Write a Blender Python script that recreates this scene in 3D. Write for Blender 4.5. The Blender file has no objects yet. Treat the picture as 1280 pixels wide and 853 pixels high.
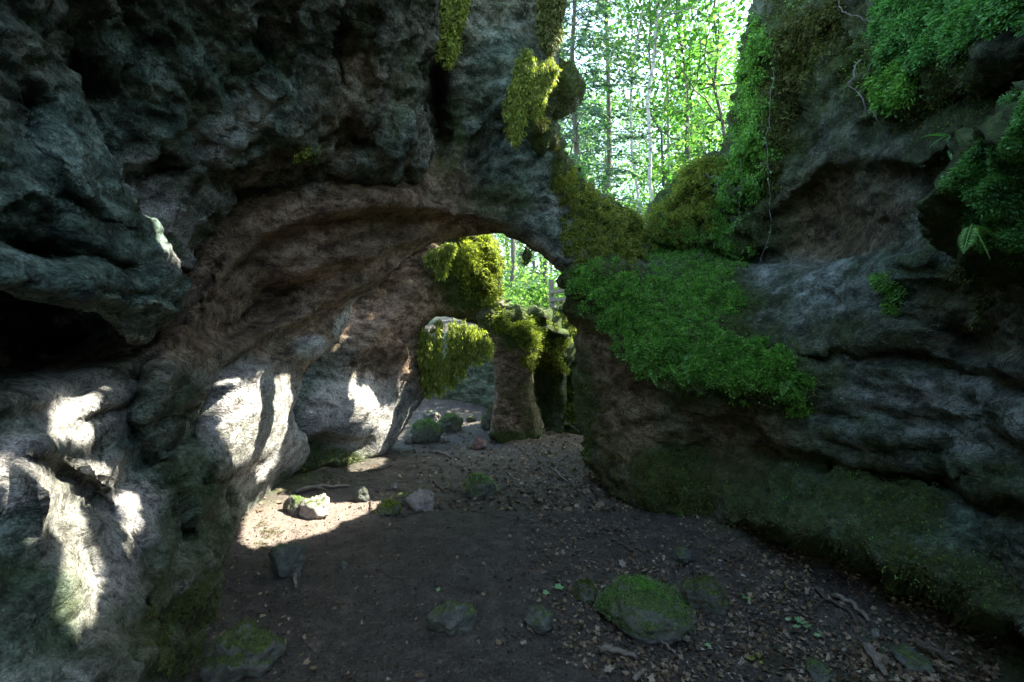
import bpy, math, random
import numpy as np
from mathutils import Vector
from mathutils.bvhtree import BVHTree
random.seed(7); RNG = np.random.default_rng(7)
C = bpy.context.scene.collection
F = 600.0; CAMZ = 1.5; CX, CY = 640.0, 426.5
CAM = np.array([0, 0, CAMZ])
SUN = np.array([.60, .14, .785]); SUN /= np.linalg.norm(SUN)

# ------------------------------------------------------------------ helpers
def tag(o, label=None, cat=None, group=None, kind=None):
    if label: o['label'] = label
    if cat: o['category'] = cat
    if group: o['group'] = group
    if kind: o['kind'] = kind
    return o

def at(px, py, d):
    return np.array([d * (px - CX) / F, d, CAMZ + d * (CY - py) / F])

def link(name, V, faces, mat, parent=None, smooth=True, base=None, uvcol=None):
    """V (n,3) world coordinates, faces: list or (m,k) array; linked as one mesh object with its origin at base"""
    V = np.asarray(V, dtype=np.float64)
    if base is None: base = np.zeros(3)
    base = np.asarray(base, float)
    me = bpy.data.meshes.new(name)
    fa = np.asarray(faces) if not isinstance(faces, list) else None
    if fa is not None and fa.ndim == 2:
        m, k = fa.shape
        me.vertices.add(len(V)); me.vertices.foreach_set('co', (V - base).astype(np.float32).ravel())
        me.loops.add(m * k); me.loops.foreach_set('vertex_index', fa.astype(np.int32).ravel())
        me.polygons.add(m)
        me.polygons.foreach_set('loop_start', np.arange(0, m * k, k, dtype=np.int32))
        me.polygons.foreach_set('loop_total', np.full(m, k, dtype=np.int32))
        me.update(calc_edges=True)
    else:
        me.from_pydata((V - base).tolist(), [], faces)
    if smooth: me.polygons.foreach_set('use_smooth', np.ones(len(me.polygons), dtype=bool))
    if uvcol is not None:
        a = me.color_attributes.new('tint', 'FLOAT_COLOR', 'POINT')
        a.data.foreach_set('color', uvcol.astype(np.float32).ravel())
    if mat: me.materials.append(mat)
    me.validate()
    o = bpy.data.objects.new(name, me); C.objects.link(o)
    if parent:
        o.parent = parent
        o.location = base - np.array(parent.location)
    else:
        o.location = base
    return o

def empty(name, loc):
    o = bpy.data.objects.new(name, None); C.objects.link(o); o.location = loc
    o.empty_display_size = .1
    return o

# ---- gradient noise
_G = RNG.normal(size=(256, 3)); _G /= np.linalg.norm(_G, axis=1)[:, None]
_P = RNG.permutation(256)
def perlin(P, seed=0):
    P = P + seed * 17.31
    I = np.floor(P).astype(np.int64); f = P - I
    u = f * f * f * (f * (f * 6 - 15) + 10)
    def g(dx, dy, dz):
        h = _P[(_P[(_P[(I[:, 0] + dx) & 255] + I[:, 1] + dy) & 255] + I[:, 2] + dz) & 255]
        return (_G[h] * (f - np.array([dx, dy, dz]))).sum(1)
    x, y, z = u[:, 0], u[:, 1], u[:, 2]
    def L(a, b, t): return a + (b - a) * t
    return 1.6 * L(L(L(g(0,0,0), g(1,0,0), x), L(g(0,1,0), g(1,1,0), x), y),
                   L(L(g(0,0,1), g(1,0,1), x), L(g(0,1,1), g(1,1,1), x), y), z)
def fbm(P, seed=0, octv=3):
    s = 0; a = 1
    for k in range(octv):
        s = s + a * perlin(P * 2.03 ** k, seed + k * 3); a *= .5
    return s

def chaikin(p, n=2):
    p = np.asarray(p, float)
    for _ in range(n):
        q = np.roll(p, -1, 0)
        p = np.stack([.75 * p + .25 * q, .25 * p + .75 * q], 1).reshape(-1, 2)
    return p

def poly_sd(poly, X, Y):
    """signed distance (inside positive) and nearest boundary point"""
    n = len(poly); best = np.full(X.shape, 1e18); nx = X.copy(); ny = Y.copy(); ins = np.zeros(X.shape, bool)
    for i in range(n):
        ax, ay = poly[i]; bx, by = poly[(i + 1) % n]
        dx, dy = bx - ax, by - ay
        t = np.clip(((X - ax) * dx + (Y - ay) * dy) / (dx * dx + dy * dy + 1e-12), 0, 1)
        qx, qy = ax + t * dx, ay + t * dy
        d = (X - qx) ** 2 + (Y - qy) ** 2
        m = d < best
        best = np.where(m, d, best); nx = np.where(m, qx, nx); ny = np.where(m, qy, ny)
        c = ((ay > Y) != (by > Y))
        with np.errstate(divide='ignore', invalid='ignore'):
            xi = ax + (Y - ay) * dx / (dy if dy != 0 else 1e-12)
        ins ^= c & (X < xi)
    d = np.sqrt(best)
    return np.where(ins, d, -d), nx, ny

def tps(ctrl):
    c = np.array(ctrl, float); P = c[:, :2] / F; v = 1 / c[:, 2]
    def U(r2): return .5 * r2 * np.log(r2 + 1e-9)
    n = len(c)
    K = U(((P[:, None] - P[None]) ** 2).sum(2)) + np.eye(n) * 2e-3
    Q = np.c_[np.ones(n), P]
    A = np.block([[K, Q], [Q.T, np.zeros((3, 3))]])
    w = np.linalg.solve(A, np.r_[v, 0, 0, 0])
    def f(X, Y):
        S = np.stack([X, Y], -1).reshape(-1, 2) / F
        out = np.empty(len(S))
        for i in range(0, len(S), 40000):
            s = S[i:i + 40000]
            out[i:i + 40000] = U(((s[:, None] - P[None]) ** 2).sum(2)) @ w[:n] + w[n] + s @ w[n + 1:]
        return 1 / np.clip(out.reshape(X.shape), 1 / 16., 1 / .9)
    return f

def blobs(lst, X, Y):
    """soft union of rotated ellipses (px, py, rx, ry, degrees, weight)"""
    m = np.zeros(X.shape)
    for (x, y, rx, ry, a, w) in lst:
        a = math.radians(a); dx, dy = X - x, Y - y
        u = (dx * math.cos(a) + dy * math.sin(a)) / rx; v = (-dx * math.sin(a) + dy * math.cos(a)) / ry
        m = np.maximum(m, w * np.clip(1.6 * np.exp(-.9 * (u * u + v * v) ** 1.3), 0, 1)) if w > 0 else m * (1 + w * np.exp(-(u*u+v*v)))
    return m

def lines(lo, hi, s, f0=-24, f1=1304, big=14):
    a = []
    x = lo
    while x < hi:
        a.append(x); x += s if f0 <= x <= f1 else big
    a.append(hi)
    return np.array(a)

MASS = {}
def rock_mass(name, label, cat, poly, ctrl, R=.35, T=.9, R2=.8, step=3.4, bumps=(), noise=((.9,.10),(.35,.07),(.15,.034),(.06,.014),(.027,.005)),
              aniso=(1,1,1.8), ridges=(), strata=None, masks=None, seed=0, base=(0,0), kind=None, crease=.5, mat=None):
    poly = chaikin(poly); f = tps(ctrl)
    gx = lines(poly[:,0].min() - step, poly[:,0].max() + step, step)
    gy = lines(poly[:,1].min() - step, poly[:,1].max() + step, step, -24, 880)
    X, Y = np.meshgrid(gx, gy)
    sd, nx, ny = poly_sd(poly, X, Y)
    sx = np.gradient(gx)[None, :] * np.ones_like(X); sy = np.gradient(gy)[:, None] * np.ones_like(X)
    lim = np.hypot(sx, sy) * .75
    keep = sd > -lim
    snap = keep & (sd < lim * .25)
    X = np.where(snap, nx, X); Y = np.where(snap, ny, Y); sd = np.where(snap, 0, sd)
    q = keep[:-1,:-1] & keep[1:,:-1] & keep[:-1,1:] & keep[1:,1:]
    allb = snap[:-1,:-1] & snap[1:,:-1] & snap[:-1,1:] & snap[1:,1:]
    q &= ~allb
    used = np.zeros_like(keep)
    used[:-1,:-1] |= q; used[1:,:-1] |= q; used[:-1,1:] |= q; used[1:,1:] |= q
    # verts on the rim of the kept cells are shared by front and back
    cnt = np.zeros(keep.shape, int)
    cnt[:-1,:-1] += q; cnt[1:,:-1] += q; cnt[:-1,1:] += q; cnt[1:,1:] += q
    rim = used & (cnt < 4)
    D = f(X, Y)
    for (x, y, rx, ry, a, amp) in bumps:
        a = math.radians(a); dx, dy = X - x, Y - y
        u = (dx * math.cos(a) + dy * math.sin(a)) / rx; v = (-dx * math.sin(a) + dy * math.cos(a)) / ry
        D = D + amp * np.exp(-(u * u + v * v))
    for (line, wd, amp) in ridges:
        ln = np.array(line, float); best = np.full(X.shape, 1e9); side = np.zeros(X.shape)
        for k_ in range(len(ln) - 1):
            a0, b0 = ln[k_], ln[k_ + 1]; dv = b0 - a0; tt = np.clip(((X - a0[0]) * dv[0] + (Y - a0[1]) * dv[1]) / (dv @ dv), 0, 1)
            ex, ey = X - a0[0] - tt * dv[0], Y - a0[1] - tt * dv[1]; dd = np.hypot(ex, ey); cr = np.sign(dv[0] * ey - dv[1] * ex)
            m_ = dd < best; best = np.where(m_, dd, best); side = np.where(m_, cr, side)
        u = best * side / wd      # positive below a line drawn left to right
        D = D + amp * np.tanh(u * 1.6) * np.exp(-(u / 3.2) ** 2)
    sm = np.where(rim, 0, sd) * D / F
    t = np.clip(sm / R, 0, 1); t2 = np.clip(sm / R2, 0, 1)
    e = R * .8
    front = D + e * (1 - np.sqrt(1 - (1 - t) ** 2))
    back = D + e + .02 + T * np.sqrt(1 - (1 - t2) ** 2)
    n = used.sum()
    idx = np.full(keep.shape, -1); idx[used] = np.arange(n)
    idb = idx.copy(); nb = used & ~rim; idb[nb] = n + np.arange(nb.sum())
    def pts(X, Y, D): return np.stack([D * (X - CX) / F, D, CAMZ + D * (CY - Y) / F], -1)
    V = np.concatenate([pts(X[used], Y[used], front[used]), pts(X[nb], Y[nb], back[nb])])
    PX = np.concatenate([X[used], X[nb]]); PY = np.concatenate([Y[used], Y[nb]])
    jj, ii = np.nonzero(q)
    def quads(id_, flip):
        a = np.stack([id_[jj, ii], id_[jj + 1, ii], id_[jj + 1, ii + 1], id_[jj, ii + 1]], 1)
        return a[:, ::-1] if flip else a
    FA = np.concatenate([quads(idx, False), quads(idb, True)])
    def normals(V):
        A = V[FA[:, 2]] - V[FA[:, 0]]; B = V[FA[:, 3]] - V[FA[:, 1]]
        N = np.cross(A, B); M = np.zeros_like(V)
        for k in range(4): np.add.at(M, FA[:, k], N)
        return M / (np.linalg.norm(M, axis=1)[:, None] + 1e-12)
    N = normals(V)
    if (N[:n] * (V[:n] - CAM)).sum() > 0:
        FA = FA[:, ::-1]; N = -N
    A = np.array(aniso)
    ms = masks or {}
    moss = blobs(ms.get('moss', []), PX, PY)
    off = np.zeros(len(V))
    for k, (w, a) in enumerate(noise):
        p = perlin(V * A / w, seed + k)
        if k in (1, 2, 3): p = (.5 - np.abs(p) * 1.6) * crease + p * (1 - crease)
        off += a * p
    if strata:
        ax, lam, amp = strata; ax = np.array(ax, float); ax /= np.linalg.norm(ax)
        for q_, (l_, a_) in enumerate(((lam, amp), (lam * .37, amp * .45))):
            sv = (V @ ax) / l_ + .55 * perlin(V / (l_ * 3.2), seed + 20 + q_) + .16 * perlin(V / (l_ * .9), seed + 22 + q_)
            fr = sv - np.floor(sv); saw = np.where(fr < .82, fr / .82, (1 - fr) / .18)
            off += a_ * (saw - .5) * np.clip(.55 + 1.1 * perlin(V / .7, seed + 25 + q_), 0, 1.2)
    off += moss * ((.5 - np.abs(perlin(V / .26, 31))) * .22 + (.4 - np.abs(perlin(V / .10, 32))) * .06)
    off *= 1 - .5 * np.clip(blobs([m_ for m_ in ms.get('pale', []) if m_[5] >= 1], PX, PY), 0, 1)
    off *= 1 - .35 * np.clip(blobs(ms.get('brown', []), PX, PY), 0, 1)
    V = V + N * off[:, None]
    nz = fbm(V * np.array([1,1,1.6]) / .22, seed + 9, 4) * .55
    def msk(key):
        m = blobs(ms.get(key, []), PX, PY)
        return np.clip(m * 1.5 - .25 + nz * .6 * (m > .02), 0, 1)
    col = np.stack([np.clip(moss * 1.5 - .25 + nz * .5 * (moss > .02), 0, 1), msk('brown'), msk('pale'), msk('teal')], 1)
    bs = np.array([base[0], base[1], 0.])
    o = link(name, V, FA, mat or M_ROCK, base=bs, uvcol=col)
    if kind: tag(o, kind=kind)
    else: tag(o, label, cat)
    MASS[name] = (V, FA)
    return o

# ------------------------------------------------------------------ materials
def newmat(name):
    m = bpy.data.materials.new(name); m.use_nodes = True
    nt = m.node_tree; nt.nodes.clear()
    out = nt.nodes.new('ShaderNodeOutputMaterial')
    return m, nt, out
class NB:
    def __init__(s, nt): s.nt = nt
    def n(s, t, **k):
        nd = s.nt.nodes.new(t)
        for a, b in k.items():
            if a.startswith('i_'):
                nd.inputs[int(a[2:]) if a[2:].isdigit() else a[2:].replace('_', ' ')].default_value = b
            else: setattr(nd, a, b)
        return nd
    def l(s, a, b): s.nt.links.new(a, b)
    def noise(s, vec, scale, detail=6, rough=.6, dist=0):
        nd = s.n('ShaderNodeTexNoise'); nd.inputs['Scale'].default_value = scale
        nd.inputs['Detail'].default_value = detail; nd.inputs['Roughness'].default_value = rough
        nd.inputs['Distortion'].default_value = dist
        s.l(vec, nd.inputs['Vector']); return nd.outputs['Fac']
    def ramp(s, fac, stops):
        nd = s.n('ShaderNodeValToRGB'); cr = nd.color_ramp
        while len(cr.elements) < len(stops): cr.elements.new(.5)
        for e, (p, c) in zip(cr.elements, stops):
            e.position = p; e.color = (*c, 1) if len(c) == 3 else c
        s.l(fac, nd.inputs['Fac']); return nd.outputs['Color']
    def mix(s, fac, a, b, mode='MIX'):
        nd = s.n('ShaderNodeMix', data_type='RGBA', blend_type=mode)
        for v, i in ((fac, 0), (a, 6), (b, 7)):
            if hasattr(v, 'is_output') or isinstance(v, bpy.types.NodeSocket): s.l(v, nd.inputs[i])
            else: nd.inputs[i].default_value = v if i == 0 else (*v, 1)
        return nd.outputs[2]
    def math(s, op, a, b=0.):
        nd = s.n('ShaderNodeMath', operation=op)
        for v, i in ((a, 0), (b, 1)):
            if isinstance(v, bpy.types.NodeSocket): s.l(v, nd.inputs[i])
            else: nd.inputs[i].default_value = v
        return nd.outputs[0]
    def mapping(s, vec, scale, rot=(0,0,0)):
        nd = s.n('ShaderNodeMapping'); nd.inputs['Scale'].default_value = scale; nd.inputs['Rotation'].default_value = rot
        s.l(vec, nd.inputs['Vector']); return nd.outputs[0]

def rock_material(name='weathered_rock', damp=False):
    m, nt, out = newmat(name); b = NB(nt)
    pos = b.n('ShaderNodeNewGeometry').outputs['Position']
    att = b.n('ShaderNodeAttribute', attribute_name='tint')
    sep = b.n('ShaderNodeSeparateColor'); b.l(att.outputs['Color'], sep.inputs[0])
    moss, brown, pale, teal = sep.outputs[0], sep.outputs[1], sep.outputs[2], att.outputs['Alpha']
    st = b.mapping(pos, (1, 1, 1.7), (.25, .3, 0))
    n1 = b.noise(st, 1.6, 8, .62, .2); n2 = b.noise(st, 6, 9, .72, .12); n3 = b.noise(pos, 30, 6, .7); n4 = b.noise(pos, 110, 4, .7)
    grey = b.ramp(n2, [(.38, (.030, .034, .026)), (.5, (.16, .168, .138)), (.61, (.40, .405, .36))])
    brn = b.ramp(n2, [(.37, (.085, .052, .034)), (.5, (.30, .195, .13)), (.63, (.52, .38, .28))])
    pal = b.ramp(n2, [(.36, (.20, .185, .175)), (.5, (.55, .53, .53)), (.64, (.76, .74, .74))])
    if damp: pal = b.ramp(n2, [(.38, (.10, .12, .10)), (.5, (.30, .33, .30)), (.62, (.58, .62, .57))])
    tl = b.ramp(n2, [(.38, (.025, .045, .036)), (.5, (.14, .215, .185)), (.62, (.38, .50, .46))])
    c = b.mix(brown, grey, brn); c = b.mix(teal, c, tl)
    if damp: c = b.mix(1.0, c, (.68, .74, .62), 'MULTIPLY')
    c = b.mix(pale, c, pal)  # mineral staining on the right wall, painted sun patches elsewhere
    # crack dirt and fine pits painted as relief shading, dark lichen blotches
    wv = b.n('ShaderNodeVectorMath', operation='ADD'); wn = b.n('ShaderNodeTexNoise'); wn.inputs['Scale'].default_value = 2.; wn.inputs['Detail'].default_value = 6
    b.l(pos, wn.inputs['Vector']); b.l(st, wv.inputs[0]); b.l(wn.outputs['Color'], wv.inputs[1])
    for sc_, wd_, k_ in ((1.5, .018, .25), (5.5, .045, .5)):
        vo = b.n('ShaderNodeTexVoronoi', feature='DISTANCE_TO_EDGE'); vo.inputs['Scale'].default_value = sc_; b.l(wv.outputs[0], vo.inputs['Vector'])
        ck = b.math('MULTIPLY', b.ramp(vo.outputs['Distance'], [(0, (1,1,1)), (wd_, (0,0,0))]), b.ramp(b.noise(pos, 2.7 * sc_ ** .5, 3), [(.45, (0,0,0)), (.56, (1,1,1))]))
        c = b.mix(ck, c, b.mix(1.0, c, (k_, k_, k_), 'MULTIPLY'))
    gr = b.ramp(n4, [(.34, (.55,.55,.54)), (.5, (1,1,1)), (.66, (1.5,1.5,1.46))]); c = b.mix(1.0, c, gr, 'MULTIPLY')
    lic = b.ramp(b.noise(pos, 19, 4, .55), [(.63, (0,0,0)), (.67, (.7,.7,.7))]); c = b.mix(b.math('MULTIPLY', lic, b.math('SUBTRACT', 1.0, brown)), c, (.34, .37, .31))
    lf = b.ramp(n1, [(.40, (0,0,0)), (.62, (1,1,1))])
    dk = b.mix(1.0, c, (.60, .62, .56), 'MULTIPLY'); c = b.mix(lf, dk, c)
    sp = b.ramp(n3, [(.38, (0,0,0)), (.48, (1,1,1))]); dk = b.mix(1.0, c, (.46, .46, .44), 'MULTIPLY'); c = b.mix(sp, dk, c)
    # stray moss film in damp places
    film = b.noise(pos, 3.1, 9, .72, .3)
    ff = b.ramp(film, [(.44 if damp else .56, (0,0,0)), (.60 if damp else .70, (.72,.72,.72) if damp else (.55,.55,.55))])
    mc = b.ramp(n3, [(.3, (.018, .030, .006)), (.5, (.045, .075, .012)), (.72, (.11, .15, .03))])
    inv = b.math('SUBTRACT', 1.0, b.math('MAXIMUM', pale, b.math('MULTIPLY', brown, .8)))
    c = b.mix(b.math('MULTIPLY', ff, inv), c, mc)
    c = b.mix(moss, c, mc)
    p = b.n('ShaderNodeBsdfPrincipled'); b.l(c, p.inputs['Base Color'])
    p.inputs['Roughness'].default_value = .82; p.inputs['Specular IOR Level'].default_value = .3
    # relief
    vor = b.n('ShaderNodeTexVoronoi', feature='DISTANCE_TO_EDGE'); vor.inputs['Scale'].default_value = 2.3
    b.l(wv.outputs[0], vor.inputs['Vector'])
    crack = b.ramp(vor.outputs['Distance'], [(0, (0,0,0)), (.035, (1,1,1))])
    h = b.math('ADD', b.math('MULTIPLY', n2, .9), b.math('MULTIPLY', n3, .5))
    h = b.math('ADD', h, b.math('MULTIPLY', n4, .22)); h = b.math('ADD', h, b.math('MULTIPLY', n1, 1.2))
    h = b.math('ADD', h, b.math('MULTIPLY', crack, .12))
    pit = b.n('ShaderNodeTexVoronoi', feature='SMOOTH_F1'); pit.inputs['Scale'].default_value = 17; pit.inputs['Randomness'].default_value = 1; b.l(wv.outputs[0], pit.inputs['Vector'])
    h = b.math('ADD', h, b.math('MULTIPLY', b.ramp(pit.outputs['Distance'], [(.0, (0,0,0)), (.35, (1,1,1))]), .16))
    rg = b.n('ShaderNodeTexNoise', noise_type='RIDGED_MULTIFRACTAL'); rg.inputs['Scale'].default_value = 3.2; rg.inputs['Detail'].default_value = 9; rg.inputs['Roughness'].default_value = .62; b.l(st, rg.inputs['Vector'])
    h = b.math('SUBTRACT', h, b.math('MULTIPLY', rg.outputs['Fac'], .10))
    bp = b.n('ShaderNodeBump'); bp.inputs['Strength'].default_value = 1.0; bp.inputs['Distance'].default_value = .075
    b.l(h, bp.inputs['Height']); b.l(bp.outputs[0], p.inputs['Normal'])
    b.l(p.outputs[0], out.inputs[0]); return m
M_ROCK = rock_material(); M_DAMP = rock_material('damp_lichened_rock', True)

def stone_material(name, lo, hi, mossiness):
    m, nt, out = newmat(name); b = NB(nt)
    pos = b.n('ShaderNodeNewGeometry'); P = pos.outputs['Position']
    n2 = b.noise(P, 14, 8, .7, .3); n3 = b.noise(P, 60, 5, .7)
    c = b.ramp(n2, [(.3, lo), (.7, hi)])
    sx = b.n('ShaderNodeSeparateXYZ'); b.l(pos.outputs['Normal'], sx.inputs[0])
    f = b.math('ADD', b.math('MULTIPLY', sx.outputs[2], .35), b.noise(P, 11, 7, .7))
    mk = b.ramp(f, [(.98 - mossiness * .6, (0,0,0)), (1.08 - mossiness * .6, (1,1,1))])
    mc = b.ramp(n3, [(.35, (.012, .022, .005)), (.52, (.042, .070, .012)), (.68, (.11, .15, .03))])
    c = b.mix(mk, c, mc)
    p = b.n('ShaderNodeBsdfPrincipled'); b.l(c, p.inputs['Base Color']); p.inputs['Roughness'].default_value = .85
    h = b.math('ADD', n2, b.math('MULTIPLY', n3, .5))
    bp = b.n('ShaderNodeBump'); bp.inputs['Strength'].default_value = .9; bp.inputs['Distance'].default_value = .02
    b.l(h, bp.inputs['Height']); b.l(bp.outputs[0], p.inputs['Normal']); b.l(p.outputs[0], out.inputs[0]); return m

def soil_material():
    m, nt, out = newmat('trodden_soil'); b = NB(nt)
    P = b.n('ShaderNodeNewGeometry').outputs['Position']
    n1 = b.noise(P, 1.3, 7, .65, .3); n2 = b.noise(P, 9, 8, .7); n3 = b.noise(P, 60, 6, .75)
    c = b.ramp(n2, [(.36, (.018, .015, .011)), (.5, (.046, .039, .030)), (.64, (.11, .096, .076))])
    c2 = b.ramp(n3, [(.40, (.015, .012, .009)), (.55, (.058, .050, .039)), (.66, (.20, .175, .14))])
    c = b.mix(.45, c, c2)
    g = b.ramp(n3, [(.3, (.018, .034, .008)), (.7, (.07, .12, .025))])
    sx = b.n('ShaderNodeSeparateXYZ'); b.l(P, sx.inputs[0])
    edge = b.math('ADD', b.math('MULTIPLY', b.math('ABSOLUTE', b.math('ADD', sx.outputs[0], .25)), .22), b.math('MULTIPLY', n1, .9))
    c = b.mix(b.ramp(edge, [(.86, (0,0,0)), (1.05, (.8,.8,.8))]), c, g)
    att = b.n('ShaderNodeAttribute', attribute_name='tint'); sp = b.n('ShaderNodeSeparateColor'); b.l(att.outputs['Color'], sp.inputs[0])
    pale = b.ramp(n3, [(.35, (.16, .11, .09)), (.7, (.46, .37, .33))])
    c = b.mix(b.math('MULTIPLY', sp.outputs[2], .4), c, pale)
    p = b.n('ShaderNodeBsdfPrincipled'); b.l(c, p.inputs['Base Color']); p.inputs['Roughness'].default_value = .8
    h = b.math('ADD', b.math('MULTIPLY', n2, 1.), b.math('MULTIPLY', n3, .5))
    bp = b.n('ShaderNodeBump'); bp.inputs['Strength'].default_value = .9; bp.inputs['Distance'].default_value = .03
    b.l(h, bp.inputs['Height']); b.l(bp.outputs[0], p.inputs['Normal']); b.l(p.outputs[0], out.inputs[0]); return m
M_SOIL = soil_material()

def leaf_material(name, cols, trans=.45, rough=.5, freq=1.2, isl=.6):
    """colour varies leaf by leaf and clump by clump"""
    m, nt, out = newmat(name); b = NB(nt)
    g = b.n('ShaderNodeNewGeometry')
    n = b.noise(g.outputs['Position'], freq, 3, .6)
    f = b.math('ADD', b.math('MULTIPLY', g.outputs['Random Per Island'], isl), b.math('MULTIPLY', n, 1.02 - isl))
    k = len(cols)
    c = b.ramp(f, [(.08 + .84 * i / (k - 1), cc) for i, cc in enumerate(cols)])
    d = b.n('ShaderNodeBsdfPrincipled'); b.l(c, d.inputs['Base Color']); d.inputs['Roughness'].default_value = rough
    d.inputs['Specular IOR Level'].default_value = .35
    if trans > 0:
        t = b.n('ShaderNodeBsdfTranslucent'); b.l(b.mix(1.0, c, (1.6, 1.7, .9), 'MULTIPLY'), t.inputs['Color'])
        mx = b.n('ShaderNodeMixShader'); mx.inputs[0].default_value = trans
        b.l(d.outputs[0], mx.inputs[1]); b.l(t.outputs[0], mx.inputs[2]); b.l(mx.outputs[0], out.inputs[0])
    else: b.l(d.outputs[0], out.inputs[0])
    return m
M_MOSS = leaf_material('green_moss', [(.012,.036,.010), (.065,.18,.032), (.19,.42,.075), (.40,.68,.16)], .3, .6, 16, .38)
M_MOSSY = leaf_material('yellow_green_moss', [(.035,.045,.012), (.12,.15,.028), (.26,.31,.06), (.45,.50,.13)], .45, .6, 16, .38)
M_MOSSD = leaf_material('dull_moss', [(.025,.030,.010), (.06,.072,.018), (.11,.13,.032), (.21,.22,.075)], .2, .7, 16, .38)
M_MOSST = leaf_material('bluish_green_moss', [(.010,.03,.012), (.055,.155,.045), (.15,.38,.10), (.30,.62,.20)], .3, .6, 16, .38)
M_LEAF = leaf_material('broad_leaves', [(.020,.062,.018), (.038,.115,.030), (.065,.165,.042), (.14,.26,.08)], .62, .4, .5)
M_LEAFY = leaf_material('yellow_green_leaves', [(.035,.085,.030), (.07,.16,.045), (.10,.19,.055), (.20,.30,.12)], .62, .4, .5)  # lighter, yellower green than the broad leaves
M_SHADE = leaf_material('sun_blocking_leaves', [(.02,.05,.012), (.04,.09,.02), (.06,.13,.03)], .06, .6, .5)  # leaves of the added sun screens
M_NEEDLE = leaf_material('needles', [(.030,.062,.050), (.06,.115,.092), (.09,.165,.135), (.15,.25,.205)], .5, .5, .6)
M_LITTER = leaf_material('dry_leaf_litter', [(.025,.016,.009), (.075,.050,.028), (.17,.12,.072), (.36,.29,.20)], .1, .6, 9)
M_CRUMB = leaf_material('soil_crumbs', [(.012,.010,.008), (.035,.03,.025), (.08,.07,.058), (.20,.18,.15)], 0, .7, 9)
M_DRY = leaf_material('pale_dry_leaf', [(.16,.13,.09), (.26,.22,.17), (.40,.37,.32)], .15, .6, 20)
M_GREENLEAF = leaf_material('fallen_green_leaf', [(.10,.24,.10), (.16,.33,.14), (.22,.40,.2)], .2, .4, 20)
M_STONEM = stone_material('mossy_stone', (.03,.032,.026), (.17,.17,.15), .6)
M_STONED = stone_material('dark_stone', (.022,.025,.020), (.13,.14,.12), .45)
M_STONEP = stone_material('pale_stone', (.12,.11,.095), (.36,.33,.31), .42)
M_STONER = stone_material('reddish_stone', (.07,.04,.035), (.20,.13,.11), .1)

def bark(name, a, c_, scale=(6,6,1.2), spots=None):
    m, nt, out = newmat(name); b = NB(nt)
    P = b.n('ShaderNodeTexCoord').outputs['Object']
    n = b.noise(b.mapping(P, scale), 4, 7, .7, .4)
    c = b.ramp(n, [(.32, a), (.68, c_)])
    if spots:
        s = b.noise(b.mapping(P, (2.5, 2.5, 9)), 2.2, 4, .6); c = b.mix(b.ramp(s, [(.56, (0,0,0)), (.62, (1,1,1))]), c, spots)
    p = b.n('ShaderNodeBsdfPrincipled'); b.l(c, p.inputs['Base Color']); p.inputs['Roughness'].default_value = .8
    bp = b.n('ShaderNodeBump'); bp.inputs['Distance'].default_value = .02; b.l(n, bp.inputs['Height']); b.l(bp.outputs[0], p.inputs['Normal'])
    b.l(p.outputs[0], out.inputs[0]); return m
M_BARK = bark('grey_brown_bark', (.035,.032,.024), (.11,.10,.075))
M_BIRCH = bark('birch_bark', (.26,.26,.24), (.48,.47,.45), (2,2,5), (.06,.055,.05))
M_TWIG = bark('twig_bark', (.05,.036,.026), (.16,.125,.095), (30,30,30))
M_ROOT = bark('pale_root', (.12,.11,.10), (.34,.32,.30), (30,30,30))
M_WOOD = bark('weathered_timber', (.10,.085,.065), (.28,.24,.19), (3,3,14))

# ------------------------------------------------------------------ terrain
def sstep(a, b, x):
    t = np.clip((x - a) / (b - a), 0, 1); return t * t * (3 - 2 * t)
def ground_z(x, y):
    x = np.asarray(x, float); y = np.asarray(y, float)
    z = .03 * np.sin(x * 1.7 + y) + .02 * np.sin(y * 2.3)
    z = z + 2.1 * sstep(10.4, 12.6, y + .12 * np.abs(x)) + .15 * np.clip(y - 12.5, 0, 60) * (1 - .25 * sstep(30, 60, y))
    back = 1 - sstep(3.2, 5.5, -y)
    z = z + back * 4.2 * sstep(3.1, 4.6, x) * (1 - sstep(6.5, 9., y)) + back * 4. * sstep(3.6, 5.2, -x) * (1 - sstep(7.5, 10., y))
    z = z + .20 * sstep(1.0, 2.6, x) * (1 - sstep(3., 6., y)) + .14 * sstep(1.3, 2.5, -x) * (1 - sstep(4.5, 6.5, y))
    z = z + .5 * sstep(4.6, 9.0, -y)
    return z
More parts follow.
